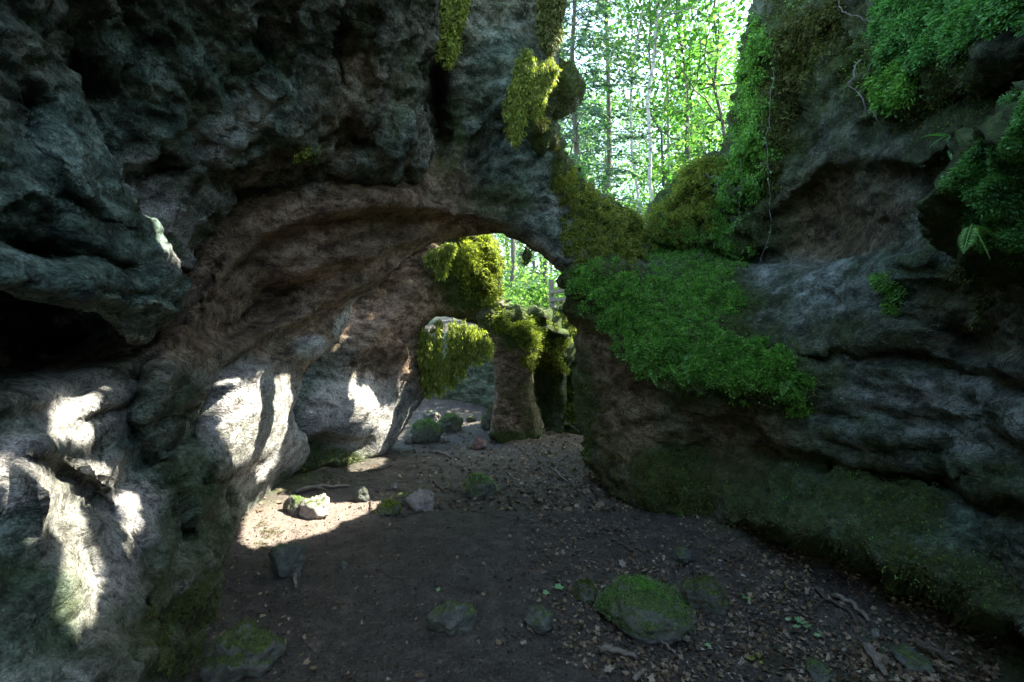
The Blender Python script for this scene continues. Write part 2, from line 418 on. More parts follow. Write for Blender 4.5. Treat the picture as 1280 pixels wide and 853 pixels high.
def ground():
    a = np.concatenate([-np.geomspace(220, 6, 40), np.linspace(-5.9, 5.9, 300), np.geomspace(6, 220, 40)])
    c = np.concatenate([-np.geomspace(120, 4, 20), np.linspace(-3.8, 1.2, 60), np.linspace(1.22, 6, 260), np.linspace(6.04, 13, 170), np.geomspace(13.2, 420, 60)])
    X, Y = np.meshgrid(a, c); Z = ground_z(X, Y)
    P = np.stack([X.ravel(), Y.ravel(), np.zeros(X.size)], 1)
    near = np.exp(-((np.hypot(P[:,0], P[:,1] - 5)) / 9) ** 4)
    dz = (fbm(P / .9, 3, 2) * .04 + fbm(P / .24, 5, 3) * .022 + perlin(P / .06, 8) * .007) * near
    dz += fbm(P / 7., 11, 2) * .25 * (1 - near)
    V = P.copy(); V[:, 2] = Z.ravel() + dz
    ny, nx = X.shape; I = np.arange(nx * ny).reshape(ny, nx)
    FA = np.stack([I[:-1,:-1], I[:-1,1:], I[1:,1:], I[1:,:-1]], -1).reshape(-1, 4)
    d = np.maximum(V[:, 1], .3); px = CX + F * V[:, 0] / d; py = CY - F * (V[:, 2] - CAMZ) / d
    pale = blobs([(360, 655, 70, 26, -12, 1), (430, 640, 60, 16, -5, 1)], px, py) * (V[:, 1] > 1)  # soil lightened under the sun patch, light put into its colour
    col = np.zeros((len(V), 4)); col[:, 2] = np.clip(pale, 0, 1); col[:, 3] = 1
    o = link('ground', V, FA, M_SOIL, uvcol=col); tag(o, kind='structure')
    return V, FA
GV, GF = ground()
G_BVH = BVHTree.FromPolygons(GV.tolist(), GF.tolist())
def gz(x, y):
    h = G_BVH.ray_cast(Vector((x, y, 60)), Vector((0, 0, -1)))
    return h[0].z if h[0] else float(ground_z(x, y))
def floor_pt(px, py):
    d = at(px, py, 1.) - CAM
    h = G_BVH.ray_cast(Vector(CAM), Vector(d).normalized())
    return np.array(h[0]) if h[0] else at(px, py, 10)

# ------------------------------------------------------------------ rock masses
rock_mass('rock_arch', 'long brown and grey left cave wall that rises into the near stone arch', 'rock wall',
    [(-700,1300),(-700,60),(-200,-60),(100,-120),(300,-200),(560,-260),(700,-240),(712,-120),(704,0),(694,60),(700,120),(694,150),(698,190),(714,215),(742,240),(775,256),(808,286),(818,350),
     (770,366),(712,372),(706,345),(690,324),(660,303),(628,292),(600,292),(560,303),(528,320),(495,340),(468,354),(446,376),(432,402),(420,428),(400,450),(386,470),(368,505),(374,535),(386,560),(372,590),(346,606),(326,640),(299,680),(292,740),(264,800),(242,853),(200,1000),(120,1300)],
    [(0,853,1.3),(150,853,1.6),(240,853,2.1),(290,740,2.8),(297,665,3.6),(200,700,2.35),(100,700,1.75),(0,700,1.42),(60,640,1.62),(0,600,1.5),(100,600,1.9),(200,600,2.55),(250,640,3.0),(300,560,3.4),(345,600,4.5),(380,540,4.6),(320,500,3.5),(350,470,3.9),
     (200,520,2.7),(100,520,2.05),(0,530,1.6),(0,470,1.9),(60,430,2.6),(150,440,2.5),(240,420,2.9),(300,340,3.6),(330,400,4.1),(400,420,4.6),(432,390,5.0),(380,350,4.2),(350,290,3.7),(450,290,4.2),(470,345,4.9),(530,312,5.2),(600,285,5.35),(650,295,5.35),(695,320,5.2),
     (560,240,4.9),(500,240,4.4),(430,230,4.0),(540,150,4.7),(600,180,5.1),(640,220,5.0),(660,100,4.7),(700,230,5.2),(600,0,4.2),(690,0,4.7),(740,270,5.4),(805,310,6.0),(760,340,5.2),(710,350,5.1),
     (600,-200,3.4),(700,-200,4.0),(0,300,3.0),(0,100,2.8),(-300,300,1.6),(-300,700,1.15),(-700,700,.95),(-700,200,1.1),(-300,1000,1.0),(150,1100,1.3),(300,100,3.6)],
    R=.28, T=.25, R2=.4, seed=1, strata=((-.5, -.25, 1), .46, .085),
    ridges=[([(235,500),(275,455),(320,432),(380,405),(440,372),(490,342)], 9, .18), ([(0,492),(90,462),(170,440),(225,400),(262,350)], 10, -.22), ([(262,372),(330,300),(400,275),(480,262),(560,268)], 9, .12),
            ([(190,470),(170,520),(190,570),(230,640)], 9, .14), ([(60,570),(120,600),(190,600),(260,590)], 8, .07), ([(130,620),(185,690),(190,760)], 8, .08), ([(300,400),(360,362),(430,330),(500,310)], 8, .10), ([(205,560),(245,500),(250,450),(300,400)], 9, .08)], aniso=(.8,.8,2.0), crease=.45,
    noise=((1.1,.10),(.42,.045),(.15,.020),(.06,.010),(.027,.004)),
    bumps=[(310,385,60,26,-35,.45),(60,440,80,24,-12,.6),(160,610,22,60,25,.16),(230,560,30,70,25,.18),(250,700,26,60,10,-.14),(60,610,26,70,-25,-.16),(545,150,18,90,0,.45),(592,215,14,60,10,.3),(640,170,30,80,0,-.12),
           (480,300,90,10,-24,.12),(400,330,80,8,-20,-.10),(330,460,90,9,-22,-.14),(130,500,60,9,-25,-.10),(470,250,60,16,-15,-.12),(200,480,18,70,35,-.10),(430,310,60,8,-25,.10),(100,690,16,60,-20,.12),(560,265,90,12,10,-.12)],
    masks=dict(moss=[(775,290,40,38,20,1),(722,235,16,50,-30,.95),(700,180,10,60,0,.8),(560,190,16,55,10,.5),(630,250,40,20,0,.45),(270,780,50,80,0,.55),(300,700,12,50,0,.7),(190,790,80,60,0,.6),(235,660,50,90,0,.5),(50,770,70,80,0,.4),(230,520,40,50,0,.35)],
               brown=[(470,280,150,66,-15,1),(330,330,100,80,-30,1),(380,420,100,60,-20,1),(250,400,70,50,-40,.8),(570,290,100,26,10,1),(650,310,50,20,30,.8)],
               pale=[(320,525,68,68,0,1),(95,510,45,50,20,1),(100,690,36,120,-22,1),(20,590,40,40,0,1),(130,590,28,24,20,1),(160,650,22,45,-10,1),(390,435,20,14,0,1),(435,410,14,34,25,1)],  # sun patches on the wall, whitened in the rock colour
               teal=[(40,720,90,120,0,.8),(640,150,60,120,0,.7),(670,290,50,30,30,.5),(210,590,90,110,0,.6),(30,540,60,40,0,.4)]))
rock_mass('cave_ceiling', 'dark craggy grey green ceiling rock hanging over the left of the cave', 'rock ceiling',
    [(-500,200),(-100,330),(120,330),(200,338),(238,350),(243,315),(262,282),(330,243),(400,216),(436,226),(470,238),(512,233),(538,224),(546,170),(522,118),(530,60),(546,0),(552,-140),(480,-330),(200,-520),(-500,-600)],
    [(238,335,3.0),(200,270,2.6),(150,200,2.25),(170,250,2.35),(100,50,1.75),(120,120,1.95),(220,110,2.3),(300,50,2.25),(300,160,2.75),(300,220,3.1),(400,200,3.5),(400,120,3.0),(450,100,3.15),(450,200,3.7),(530,100,3.6),(525,220,4.1),(480,20,3.0),(400,0,2.4),(540,0,3.3),(200,0,1.9),(0,0,1.4),(0,200,1.8),(200,-300,1.3),(450,-250,1.9),(-300,0,1.1),(-300,-400,.95)],
    R=.25, T=.7, seed=14, strata=((.3,.3,1), .22, .05), aniso=(1.2,1.2,1.2), crease=.85, noise=((.8,.12),(.34,.10),(.14,.038),(.06,.016),(.027,.005)),
    bumps=[(190,215,34,18,-20,.22),(290,180,30,14,-30,-.08),(420,60,20,50,0,.25),(480,60,14,60,10,-.2),(440,170,30,20,0,.2),(500,170,20,30,0,-.18),(80,90,30,60,-35,.3),(330,60,16,60,30,.12),(370,140,24,24,0,-.14)],
    masks=dict(moss=[(378,182,16,12,0,.8),(500,110,10,70,8,.45),(455,10,12,40,10,.5),(215,305,8,14,0,.6)],
               brown=[(440,130,55,70,0,.5),(330,215,40,14,-25,.6),(180,180,36,14,0,.5)],
               pale=[(170,215,28,30,0,.9),(215,300,30,44,-30,1),(290,150,60,26,-40,.55)],  # sunlit spots of the ceiling put into its colour
               teal=[(250,100,130,90,0,.8),(150,120,60,110,0,.8),(480,190,40,60,0,.5)]))
rock_mass('rock_overhang', 'blue green overhanging rock lobe nearest the camera at the left', 'rock overhang',
    [(-500,-420),(0,-260),(78,-160),(72,40),(90,110),(118,165),(132,205),(158,258),(200,312),(243,360),(236,378),(214,400),(186,430),(162,434),(140,414),(100,396),(50,374),(0,354),(-120,330),(-500,320)],
    [(0,0,1.25),(60,0,1.35),(60,120,1.45),(0,120,1.3),(110,180,1.65),(100,250,1.6),(0,220,1.28),(150,290,1.85),(60,300,1.62),(0,300,1.42),(0,340,1.28),(100,345,1.55),(170,370,1.85),(235,365,2.35),(160,425,2.0),(-300,200,1.0),(-300,-300,.95),(50,-200,1.1)],
    R=.2, T=.7, R2=.6, seed=23, strata=((.5,.2,1), .16, .035), aniso=(1,1,1.5), noise=((.7,.06),(.28,.05),(.11,.03),(.045,.012),(.02,.004)),
    bumps=[(50,312,90,16,10,.16),(150,335,40,10,25,.08),(90,210,14,60,-35,-.08),(30,150,30,50,-30,.2),(120,270,60,14,35,.06),(60,380,80,10,12,.05)],
    masks=dict(teal=[(100,250,140,140,20,1),(120,350,140,50,10,1),(20,80,60,90,0,.4)], pale=[(215,330,20,16,40,.5)]))
rock_mass('right_cave_wall', 'mossy grey right cave wall with undercut base and moss covered shelf', 'rock wall',
    [(806,270),(828,252),(846,232),(868,202),(905,188),(918,150),(930,110),(930,60),(945,10),(955,-25),(1050,-90),(1105,-150),(1280,-300),(1900,-700),(1900,1500),(1300,1300),(1230,900),(1236,853),(1100,800),(1000,745),(930,705),(890,672),(855,658),(790,645),(757,612),(738,580),(726,540),(722,470),(720,420),(712,380),(700,345),(704,332),(735,326),(790,330),(806,316)],
    [(806,290,6.0),(835,280,5.8),(880,215,5.3),(910,195,5.1),(940,100,4.8),(950,0,4.4),(1000,60,4.0),(1000,230,4.1),(1050,280,3.75),(1100,230,3.15),(1200,230,2.5),(1280,240,2.1),(1100,100,3.1),(1200,50,2.45),(1280,0,2.0),(1050,0,3.5),(1120,-200,2.7),(1280,-350,2.0),
     (715,345,5.0),(760,350,4.75),(830,350,5.3),(870,350,5.2),(960,350,4.6),(1000,400,3.9),(800,430,4.35),(750,400,4.8),(880,470,3.95),(960,480,3.6),(1010,490,3.5),(850,540,4.3),(920,560,4.0),(780,520,4.5),(730,480,5.1),(735,560,4.9),(770,610,4.5),(840,640,4.05),(900,650,3.75),
     (1100,400,3.1),(1200,400,2.55),(1280,400,2.15),(1100,500,2.95),(1280,520,2.1),(1000,600,3.3),(1080,590,3.2),(1200,620,2.65),(1030,655,2.85),(1150,690,2.35),(1280,745,1.85),(960,690,3.3),(1050,725,3.05),(1180,780,2.65),(1240,820,2.3),(1300,860,2.0),(1600,200,1.3),(1600,700,1.2),(1850,1300,1.0),(1850,-700,1.0),(1400,1100,1.5)],
    R=.3, T=.8, R2=.8, seed=31, mat=M_DAMP, strata=((.28, -.1, 1), .40, .05),
    ridges=[([(930,330),(1010,345),(1090,330),(1180,290),(1280,250)], 10, -.10), ([(960,560),(1060,575),(1180,600),(1280,625)], 9, .10), ([(940,660),(1030,668),(1120,705),(1200,745),(1280,800)], 8, .22),
            ([(990,250),(1030,215),(1080,200),(1130,215)], 9, .10), ([(1040,440),(1120,430),(1200,460),(1280,470)], 9, .08)], aniso=(.8,.8,1.8), noise=((1.0,.10),(.40,.08),(.16,.045),(.06,.017),(.027,.006)),
    bumps=[(1050,280,60,50,-40,.22),(850,310,60,14,0,.3),(930,330,50,14,-10,.25),(1120,680,150,14,22,.0),(1230,120,90,30,-25,.3),(1190,180,80,16,-25,-.12),(1010,480,60,20,10,-.12),(1180,420,60,30,0,.14),(1130,540,120,12,0,-.10),(1140,590,110,10,5,.16),(1000,120,20,70,0,.25),(960,180,14,80,0,-.16),(1210,440,20,40,0,.12),(880,560,60,30,0,.18),(820,600,20,60,10,-.10)],
    masks=dict(moss=[(1000,640,120,50,25,.6),(870,240,50,60,0,1),(945,150,26,120,0,1),(760,370,60,40,20,1),(900,450,110,50,15,1),(880,380,60,40,0,.9),(1150,80,130,60,0,.85),(1220,130,80,30,-20,.8),(1000,60,40,80,0,.7),(1100,620,80,40,25,.8),(850,600,50,50,0,.8),(730,540,14,100,0,.8),(990,230,20,80,0,.4),(1180,750,100,60,20,.6),(1250,560,40,60,0,.4),(900,290,60,30,0,.7),(1060,430,60,25,0,.35)],
               brown=[(1050,270,80,60,-30,1),(770,480,50,110,-15,1),(900,560,90,60,0,.7),(1230,400,90,60,0,.4)],
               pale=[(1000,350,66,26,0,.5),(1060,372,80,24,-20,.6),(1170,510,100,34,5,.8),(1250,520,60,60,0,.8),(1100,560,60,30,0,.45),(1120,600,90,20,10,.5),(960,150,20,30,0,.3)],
               teal=[(1100,350,120,30,-10,.6),(1100,640,150,50,15,.7),(1180,540,140,80,0,.7),(1100,200,60,60,0,.25)]))
rock_mass('inner_rock_arch', 'brown rock limb with small second arch, behind the near arch', 'rock arch',
    [(330,690),(340,330),(420,250),(560,240),(612,292),(628,318),(630,352),(626,380),(645,398),(655,425),(640,448),(618,440),(600,412),(585,398),(562,392),(534,398),(526,418),(538,452),(545,482),(524,508),(506,534),(488,566),(462,582),(430,590),(395,594),(362,592)],
    [(400,400,5.6),(440,420,5.6),(500,360,6.1),(560,340,6.4),(600,330,6.8),(625,350,7.0),(590,395,6.9),(455,515,5.5),(400,560,5.1),(430,580,5.5),(510,500,6.4),(535,430,6.6),(480,560,6.3),(480,440,5.9),(360,600,5.0),(380,300,5.6),(560,270,6.4),(440,480,5.5)],
    R=.28, T=.5, R2=.5, seed=44, strata=((-.3,.1,1), .4, .06), aniso=(.9,.9,1.5), bumps=[(485,470,22,30,0,.22),(455,520,30,30,0,-.1),(400,560,40,14,0,.3),(470,420,60,12,-50,-.1),(560,370,40,30,20,.12)],
    masks=dict(brown=[(520,370,120,90,0,1),(500,450,60,60,0,.7)], pale=[(440,520,56,44,0,1),(500,530,40,50,-50,1)], moss=[(590,340,42,50,0,1),(400,575,60,20,0,.7),(450,350,30,20,0,.3)], teal=[(390,520,30,60,0,.5)]))  # pale blobs paint the sun patch brightness into the rock
rock_mass('mossy_stone_pillar', 'mossy pillar of rock standing under the inner arch', 'rock pillar',
    [(592,384),(606,372),(628,376),(650,392),(664,410),(666,440),(662,470),(668,505),(682,545),(684,560),(650,562),(618,558),(611,532),(619,495),(620,460),(612,432),(600,410)],
    [(605,400,6.9),(640,405,7.0),(650,460,7.15),(625,500,7.1),(640,550,7.1),(675,545,7.2)],
    R=.22, T=.6, R2=.4, seed=51, step=3., aniso=(1.4,1.4,.5), noise=((.8,.08),(.3,.05),(.12,.03),(.05,.008)), bumps=[(690,500,14,50,0,.3),(670,440,20,16,0,-.15)],
    masks=dict(moss=[(650,408,40,26,20,1),(670,500,20,60,0,.5),(640,550,50,12,0,.9)], brown=[(640,480,40,80,0,1)]))
rock_mass('mossy_shoulder_rock', 'mossy rock shoulder leaning on the right of the far pillar', 'boulder',
    [(636,402),(650,390),(690,396),(708,420),(716,440),(704,470),(708,510),(704,552),(676,560),(664,520),(655,470),(648,430)],
    [(650,400,7.5),(700,430,7.7),(670,470,7.9),(690,520,7.9),(700,550,7.7)], mat=M_DAMP, R=.25, T=.7, R2=.4, seed=53, step=3., bumps=[(682,500,12,40,0,.35)],
    masks=dict(moss=[(675,420,50,40,20,1),(690,480,30,40,0,.6),(690,550,30,14,0,.9)]))
rock_mass('rear_cave_wall', 'low dark rock wall closing the passage behind the pillar', 'rock wall',
    [(440,540),(470,440),(540,415),(640,420),(690,450),(700,560),(600,590),(500,590)],
    [(500,450,11.2),(600,440,10.8),(690,470,10.5),(600,540,10.4),(480,540,10.6)], mat=M_DAMP, R=.3, T=1.2, seed=60,
    bumps=[(565,515,26,8,0,.6),(520,530,20,10,0,.5)], masks=dict(brown=[(580,480,80,40,0,.5)], teal=[(600,480,60,30,0,.5)]))
rock_mass('mossy_bank_rock', 'green mossy boulder bank seen between pillar and right wall', 'boulder',
    [(660,560),(668,430),(676,405),(694,388),(720,384),(745,392),(760,440),(765,570),(720,580)],
    [(690,400,9.2),(720,395,9.0),(740,450,8.6),(700,470,8.6),(705,540,8.0),(740,560,7.7)], R=.3, T=1.2, seed=66,
    masks=dict(moss=[(710,420,40,40,0,1),(705,500,30,60,0,.8)], brown=[(712,550,10,16,0,.9)]))
rock_mass('square_moss_block', 'blocky mossy rock knob jutting from the column beside the tall opening', 'rock knob',
    [(664,100),(684,86),(700,84),(716,92),(725,118),(723,138),(706,146),(692,150),(690,175),(672,190),(650,160),(650,110)],
    [(680,110,4.95),(720,110,5.05),(700,140,5.0),(670,170,4.9)], R=.14, T=.14, R2=.2, step=2.5, seed=70,
    noise=((.5,.03),(.2,.025),(.08,.012)), masks=dict(moss=[(700,100,30,26,0,.9),(670,160,20,30,0,.8)]))
rock_mass('near_moss_boulder', 'bulging green moss covered rock at the right edge of the view', 'boulder',
    [(1184,262),(1196,232),(1225,196),(1256,170),(1290,140),(1420,60),(1560,100),(1560,330),(1400,360),(1290,322),(1240,305),(1200,290)],
    [(1200,260,1.95),(1280,220,1.7),(1280,290,1.8),(1500,200,1.3)], R=.16, T=.6, R2=.4, seed=77, step=3.5,
    masks=dict(moss=[(1290,230,160,120,0,1),(1440,200,160,140,0,1)]))
# roof and rear of the cave behind and above the viewpoint
def rear_chamber():
    na, nl = 90, 70
    a = np.linspace(-.12 * math.pi, 1.12 * math.pi, na); l = np.linspace(0, 1, nl)
    A, L = np.meshgrid(a, l)
    def shell(off):
        rx = 2.75 + off; rz = 2.3 + off
        y = 1.0 - 4.2 * np.sin(L * math.pi / 2); s = np.cos(L * math.pi / 2) ** .5
        return np.stack([rx * s * np.cos(A), y - off * .3, 1.2 + rz * s * np.sin(A)], -1).reshape(-1, 3)
    V = np.concatenate([shell(0), shell(.4)])
    n = na * nl; I = np.arange(n).reshape(nl, na)
    ca = .5 * (a[:-1] + a[1:])[None] + 0 * L[:-1, :-1]
    cl = L[:-1, :-1]
    skip = ((ca > .22 * math.pi) & (ca < .58 * math.pi) & (cl < .55)) | ((cl > .945) & (ca > .02 * math.pi) & (ca < .98 * math.pi))
    sel = ~skip
    q = np.stack([I[:-1,:-1], I[:-1,1:], I[1:,1:], I[1:,:-1]], -1)[sel]
    FA = np.concatenate([q, q[:, ::-1] + n])
    # close the rims
    from collections import Counter
    E = {}
    for f in q:
        for k in range(4):
            e = (int(f[k]), int(f[(k + 1) % 4])); E[e] = 1
    rims = [(b_, a_, a_ + n, b_ + n) for (a_, b_) in E if (b_, a_) not in E]
    FA = np.concatenate([FA, np.array(rims)])
    off = fbm(V / .9, 5, 3) * .16 + perlin(V / .2, 4) * .03
    V = V + off[:, None] * np.array([1, .4, 1])
    col = np.zeros((len(V), 4)); col[:, 3] = .5
    o = link('rear_chamber_rock', V, FA, M_ROCK, uvcol=col)
    tag(o, 'grey rock vault of the cave behind the viewpoint', 'rock ceiling')
    MASS['rear_chamber_rock'] = (V, FA)
rear_chamber()

# ---- ray helpers over all rock
allV, allF, o0 = [], [], 0
for k, (V, FA) in MASS.items():
    allV.append(V); allF.append(FA + o0); o0 += len(V)
allV.append(GV); allF.append(GF + o0)
SCN = BVHTree.FromPolygons(np.concatenate(allV).tolist(), np.concatenate(allF).tolist())
BV = {k: BVHTree.FromPolygons(V.tolist(), FA.tolist()) for k, (V, FA) in MASS.items()}
BV['ground'] = G_BVH

# ------------------------------------------------------------------ moss
def blades(P, Dr, L, W, rng):
    """kite shaped blades: P base, Dr unit direction, L length, W width"""
    n = len(P)
    s = np.cross(Dr, rng.normal(size=(n, 3))); s /= np.linalg.norm(s, axis=1)[:, None] + 1e-9
    L = L[:, None]; W = W[:, None]
    nn = np.cross(Dr, s)
    m = P + Dr * L * .45 + nn * L * .08
    V = np.stack([P, m + s * W * .5, P + Dr * L, m - s * W * .5], 1).reshape(-1, 3)
    return V, np.arange(4 * n).reshape(n, 4)

def in_poly_samples(poly, n, rng, margin=0):
    poly = chaikin(poly, 1)
    lo, hi = poly.min(0) - margin, poly.max(0) + margin; out = []
    tot = 0
    while tot < n:
        q = lo + rng.random((n * 2, 2)) * (hi - lo)
        sd, _, _ = poly_sd(poly, q[:, 0], q[:, 1])
        q = q[sd > -2 - margin + rng.random(len(q)) * 6]; out.append(q); tot += len(q)
    return np.concatenate(out)[:n]

def moss_patch(name, label, poly, on, n, mat, size=.03, droop=.2, k=7, spread=.8, seed=0, clump=.45, cat='moss', width=.32):
    rng = np.random.default_rng(1000 + seed)
    q = in_poly_samples(poly, int(n * 1.25), rng, 12)
    sdq = poly_sd(chaikin(poly, 1), q[:, 0], q[:, 1])[0]
    P, N, SD = [], [], []
    for (x, y), s_ in zip(q, sdq):
        j = Vector((rng.normal() * .35, rng.normal() * .12, rng.normal() * .3))
        for b in on:
            tgt = BV[b].ray_cast(Vector(CAM), Vector(at(x, y, 1) - CAM).normalized())
            if tgt[0] is None: continue
            o_ = Vector(CAM) + j
            h = BV[b].ray_cast(o_, (tgt[0] - o_).normalized())
            if h[0] is None or (h[0] - tgt[0]).length > .3: h = tgt
            nn = h[1]
            if nn.dot(h[0] - o_) > 0: nn = -nn
            P.append(h[0]); N.append(nn); SD.append(s_); break
    if not P: print('EMPTY MOSS', name, label); return
    P = np.array(P); N = np.array(N)
    okk = np.array(SD) + 24 * perlin(P / .17, 40 + seed) + 10 * perlin(P / .05, 41) > 5; P, N = P[okk], N[okk]
    c = perlin(P / .11, 5 + seed) + .8 * perlin(P / .05, 6) - .05
    keepm = c > -clump - rng.random(len(P)) * .6
    P, N, c = P[keepm], N[keepm], c[keepm]
    P = P + N * (np.clip(c, -.3, .9)[:, None] * .04)
    k2 = 7; sub = rng.random(len(P)) < k / k2 / 3.4; P, N = P[sub], N[sub]; kk = 30
    rad = size * (.35 + 1.35 * rng.random(len(P)) ** 1.6)
    Pk = np.repeat(P, kk, 0); Nk = np.repeat(N, kk, 0); m = len(Pk)
    dome = Nk * .6 + rng.normal(size=(m, 3)) * .75; dome /= np.linalg.norm(dome, axis=1)[:, None]
    Pk = Pk + dome * np.repeat(rad, kk)[:, None] * rng.random((m, 1)) ** .22
    size = size * .62
    D = Nk * .3 + dome * .9 + rng.normal(size=(m, 3)) * spread * .6 + np.array([0, 0, -1]) * droop + np.array([0, 0, .15])
    D /= np.linalg.norm(D, axis=1)[:, None]
    Ls = size * (.5 + rng.random(m) * .9); V, FA = blades(Pk, D, Ls, Ls * width, rng)
    base = P.mean(0)
    o = link(name, V, FA, mat, base=base, smooth=False); tag(o, label, cat)
    return o

def hanging_moss(name, label, poly, d, n, mat, size=.035, thick=.13, k=6, seed=0, cols=9.):
    """a curtain of drooping strands: clumps hang in vertical cords, hollow between them"""
    rng = np.random.default_rng(2000 + seed); pl = chaikin(poly, 1); lo, hi = pl.min(0), pl.max(0)
    ys = np.linspace(lo[1], hi[1], 60); pts, tot = [], 0; per = 26 * d / 4.2 * size / .036
    while tot < n:
        x = rng.uniform(lo[0], hi[0]); ins = poly_sd(pl, np.full(60, x), ys)[0] > 0
        if not ins.any(): continue
        y0, y1 = ys[ins].min(), ys[ins].max(); R_ = y1 - y0; a0 = y0 + R_ * .75 * rng.random() ** 1.5; ln = max(R_ * (.25 + .8 * rng.random()), 12); a1 = min(a0 + ln, y1 + 5 * rng.random())
        m_ = max(6, int((a1 - a0) * 1.6 / max(1, 2.2 - .0 * d))); t = rng.random(m_) ** .85; dz = (rng.random() - .5) * thick
        rad = (2.3 if d < 5 else 1.7) * (1 - .75 * t) * rng.uniform(.7, 1.4)
        sw = 3 * np.sin(t * 3 + rng.random() * 6)
        pts.append(np.stack([x + sw + rng.normal(size=m_) * rad * .6, a0 + (a1 - a0) * t, d + dz + rng.normal(size=m_) * rad * .5 * d / F], 1)); tot += m_
    Q = np.concatenate(pts)
    P = np.stack([Q[:, 2] * (Q[:, 0] - CX) / F, Q[:, 2], CAMZ + Q[:, 2] * (CY - Q[:, 1]) / F], 1)
    Pk = np.repeat(P, k, 0); m = len(Pk)
    Pk = Pk + rng.normal(size=(m, 3)) * size * .3
    D = rng.normal(size=(m, 3)) * .38 + np.array([0, 0, -.9]); D /= np.linalg.norm(D, axis=1)[:, None]
    Ls = size * (.5 + rng.random(m)); V, FA = blades(Pk, D, Ls, Ls * .26, rng)
    o = link(name, V, FA, mat, base=P[P[:, 2].argmax()], smooth=False); tag(o, label, 'moss')
    return o

RW = ['right_cave_wall']; RA = ['rock_arch']
moss_patch('moss_cushion', 'bright green moss cushion capping the top of the near right pillar', [(705,338),(735,330),(780,342),(815,352),(850,380),(855,430),(835,480),(800,470),(765,420),(735,385),(712,360)], RW, 9500, M_MOSS, .034, seed=1, width=.42)
moss_patch('moss_cushion', 'wide lush green moss bank on the shelf right of the fern', [(850,430),(900,405),(960,425),(1000,455),(1018,490),(1010,515),(960,500),(900,492),(855,495),(835,480)], RW, 9500, M_MOSS, .034, seed=2, width=.42)
moss_patch('moss_cushion', 'dark green moss filling the hollow above the shelf, behind the fern', [(800,352),(860,350),(925,352),(930,375),(900,400),(860,420),(850,390)], RW, 4500, M_MOSS, .032, seed=3, width=.42)
moss_patch('moss_cushion', 'rounded bright moss mound on the right side of the notch', [(800,268),(828,245),(850,222),(870,195),(905,180),(920,215),(900,245),(885,290),(850,310),(815,310),(803,290)], RW, 7500, M_MOSSY, .036, .5, seed=4, width=.4)
moss_patch('moss_cushion', 'shaggy yellow moss below the notch, left of the crease', [(705,210),(738,228),(778,248),(812,278),(822,345),(770,360),(715,350),(702,280),(696,230)], RA, 8500, M_MOSSY, .034, .7, seed=5, width=.4)
moss_patch('moss_cushion', 'olive moss right of the crease under the rounded mound', [(802,280),(870,285),(905,290),(945,320),(930,350),(880,360),(800,360),(796,310)], RW, 4800, M_MOSS, .036, .6, seed=6)
moss_patch('hanging_moss', 'long pale green moss veil draping the upper right cliff edge beside the opening', [(930,20),(950,10),(965,60),(955,130),(962,200),(945,260),(915,290),(890,290),(900,220),(918,170),(928,110)], RW, 6000, M_MOSS, .05, .9, seed=7)
moss_patch('hanging_moss', 'brownish moss fringe hanging right of the pale veil', [(960,60),(1000,20),(1045,0),(1050,60),(1010,90),(990,150),(985,200),(965,240),(958,150)], RW, 4500, M_MOSSD, .045, .9, seed=8)
moss_patch('moss_cushion', 'deep green moss carpet over the upper right ledge', [(1040,-60),(1200,-130),(1360,-100),(1380,40),(1240,60),(1190,70),(1150,90),(1110,110),(1090,90),(1095,40)], RW, 17000, M_MOSST, .030, .6, seed=9, width=.4)
moss_patch('moss_cushion', 'green moss tongue hanging beside the pale curved root', [(1090,60),(1125,70),(1140,100),(1125,140),(1100,150),(1088,110)], RW, 1800, M_MOSS, .04, .6, seed=10)
moss_patch('moss_cushion', 'thick green moss over the bulging boulder at the right edge', [(1176,262),(1188,228),(1218,188),(1246,158),(1275,125),(1350,80),(1480,60),(1500,300),(1380,330),(1240,312),(1195,295)], ['near_moss_boulder'], 34000, M_MOSST, .017, .5, seed=11, width=.4)
moss_patch('hanging_moss', 'thin moss trailing below the right edge boulder', [(1200,290),(1250,300),(1250,350),(1235,400),(1220,360),(1205,330)], RW, 900, M_MOSSD, .035, 1.0, seed=12)
moss_patch('moss_cushion', 'dull moss coating the foot of the near right pillar', [(735,480),(755,470),(780,560),(830,560),(900,580),(900,650),(850,650),(790,635),(750,600),(732,560)], RW, 5000, M_MOSSD, .020, .5, seed=13, clump=-.1)
moss_patch('moss_cushion', 'thin moss over the low right ledge above the undercut', [(1010,620),(1060,610),(1120,650),(1200,690),(1180,720),(1100,700),(1030,665)], RW, 2500, M_MOSSD, .009, .2, seed=14, clump=-.1)
moss_patch('moss_cushion', 'small fern green moss tuft on the right wall above the pale scratches', [(1100,345),(1125,340),(1128,375),(1110,395),(1098,370)], RW, 350, M_MOSS, .035, .5, seed=15)
moss_patch('moss_cushion', 'sunlit moss crown on the head of the inner arch', [(560,310),(590,296),(612,300),(628,325),(630,355),(622,385),(605,398),(592,370),(585,345),(560,335)], ['inner_rock_arch'], 4200, M_MOSSY, .06, .6, seed=16)
moss_patch('moss_cushion', 'golden moss over the top of the far pillar', [(600,392),(640,396),(690,404),(712,430),(714,455),(700,475),(680,462),(655,440),(620,415)], ['mossy_stone_pillar', 'mossy_shoulder_rock'], 3800, M_MOSSY, .055, .6, seed=17)
moss_patch('moss_cushion', 'dull moss running down the far pillar to the floor', [(618,440),(700,450),(702,545),(620,550)], ['mossy_stone_pillar', 'mossy_shoulder_rock'], 1500, M_MOSSD, .028, .8, seed=18, clump=.1)
moss_patch('moss_cushion', 'bright moss on the bank boulder beyond the pillar', [(686,392),(722,386),(724,440),(700,450),(690,430)], ['mossy_bank_rock'], 1500, M_MOSSY, .06, .3, seed=19)
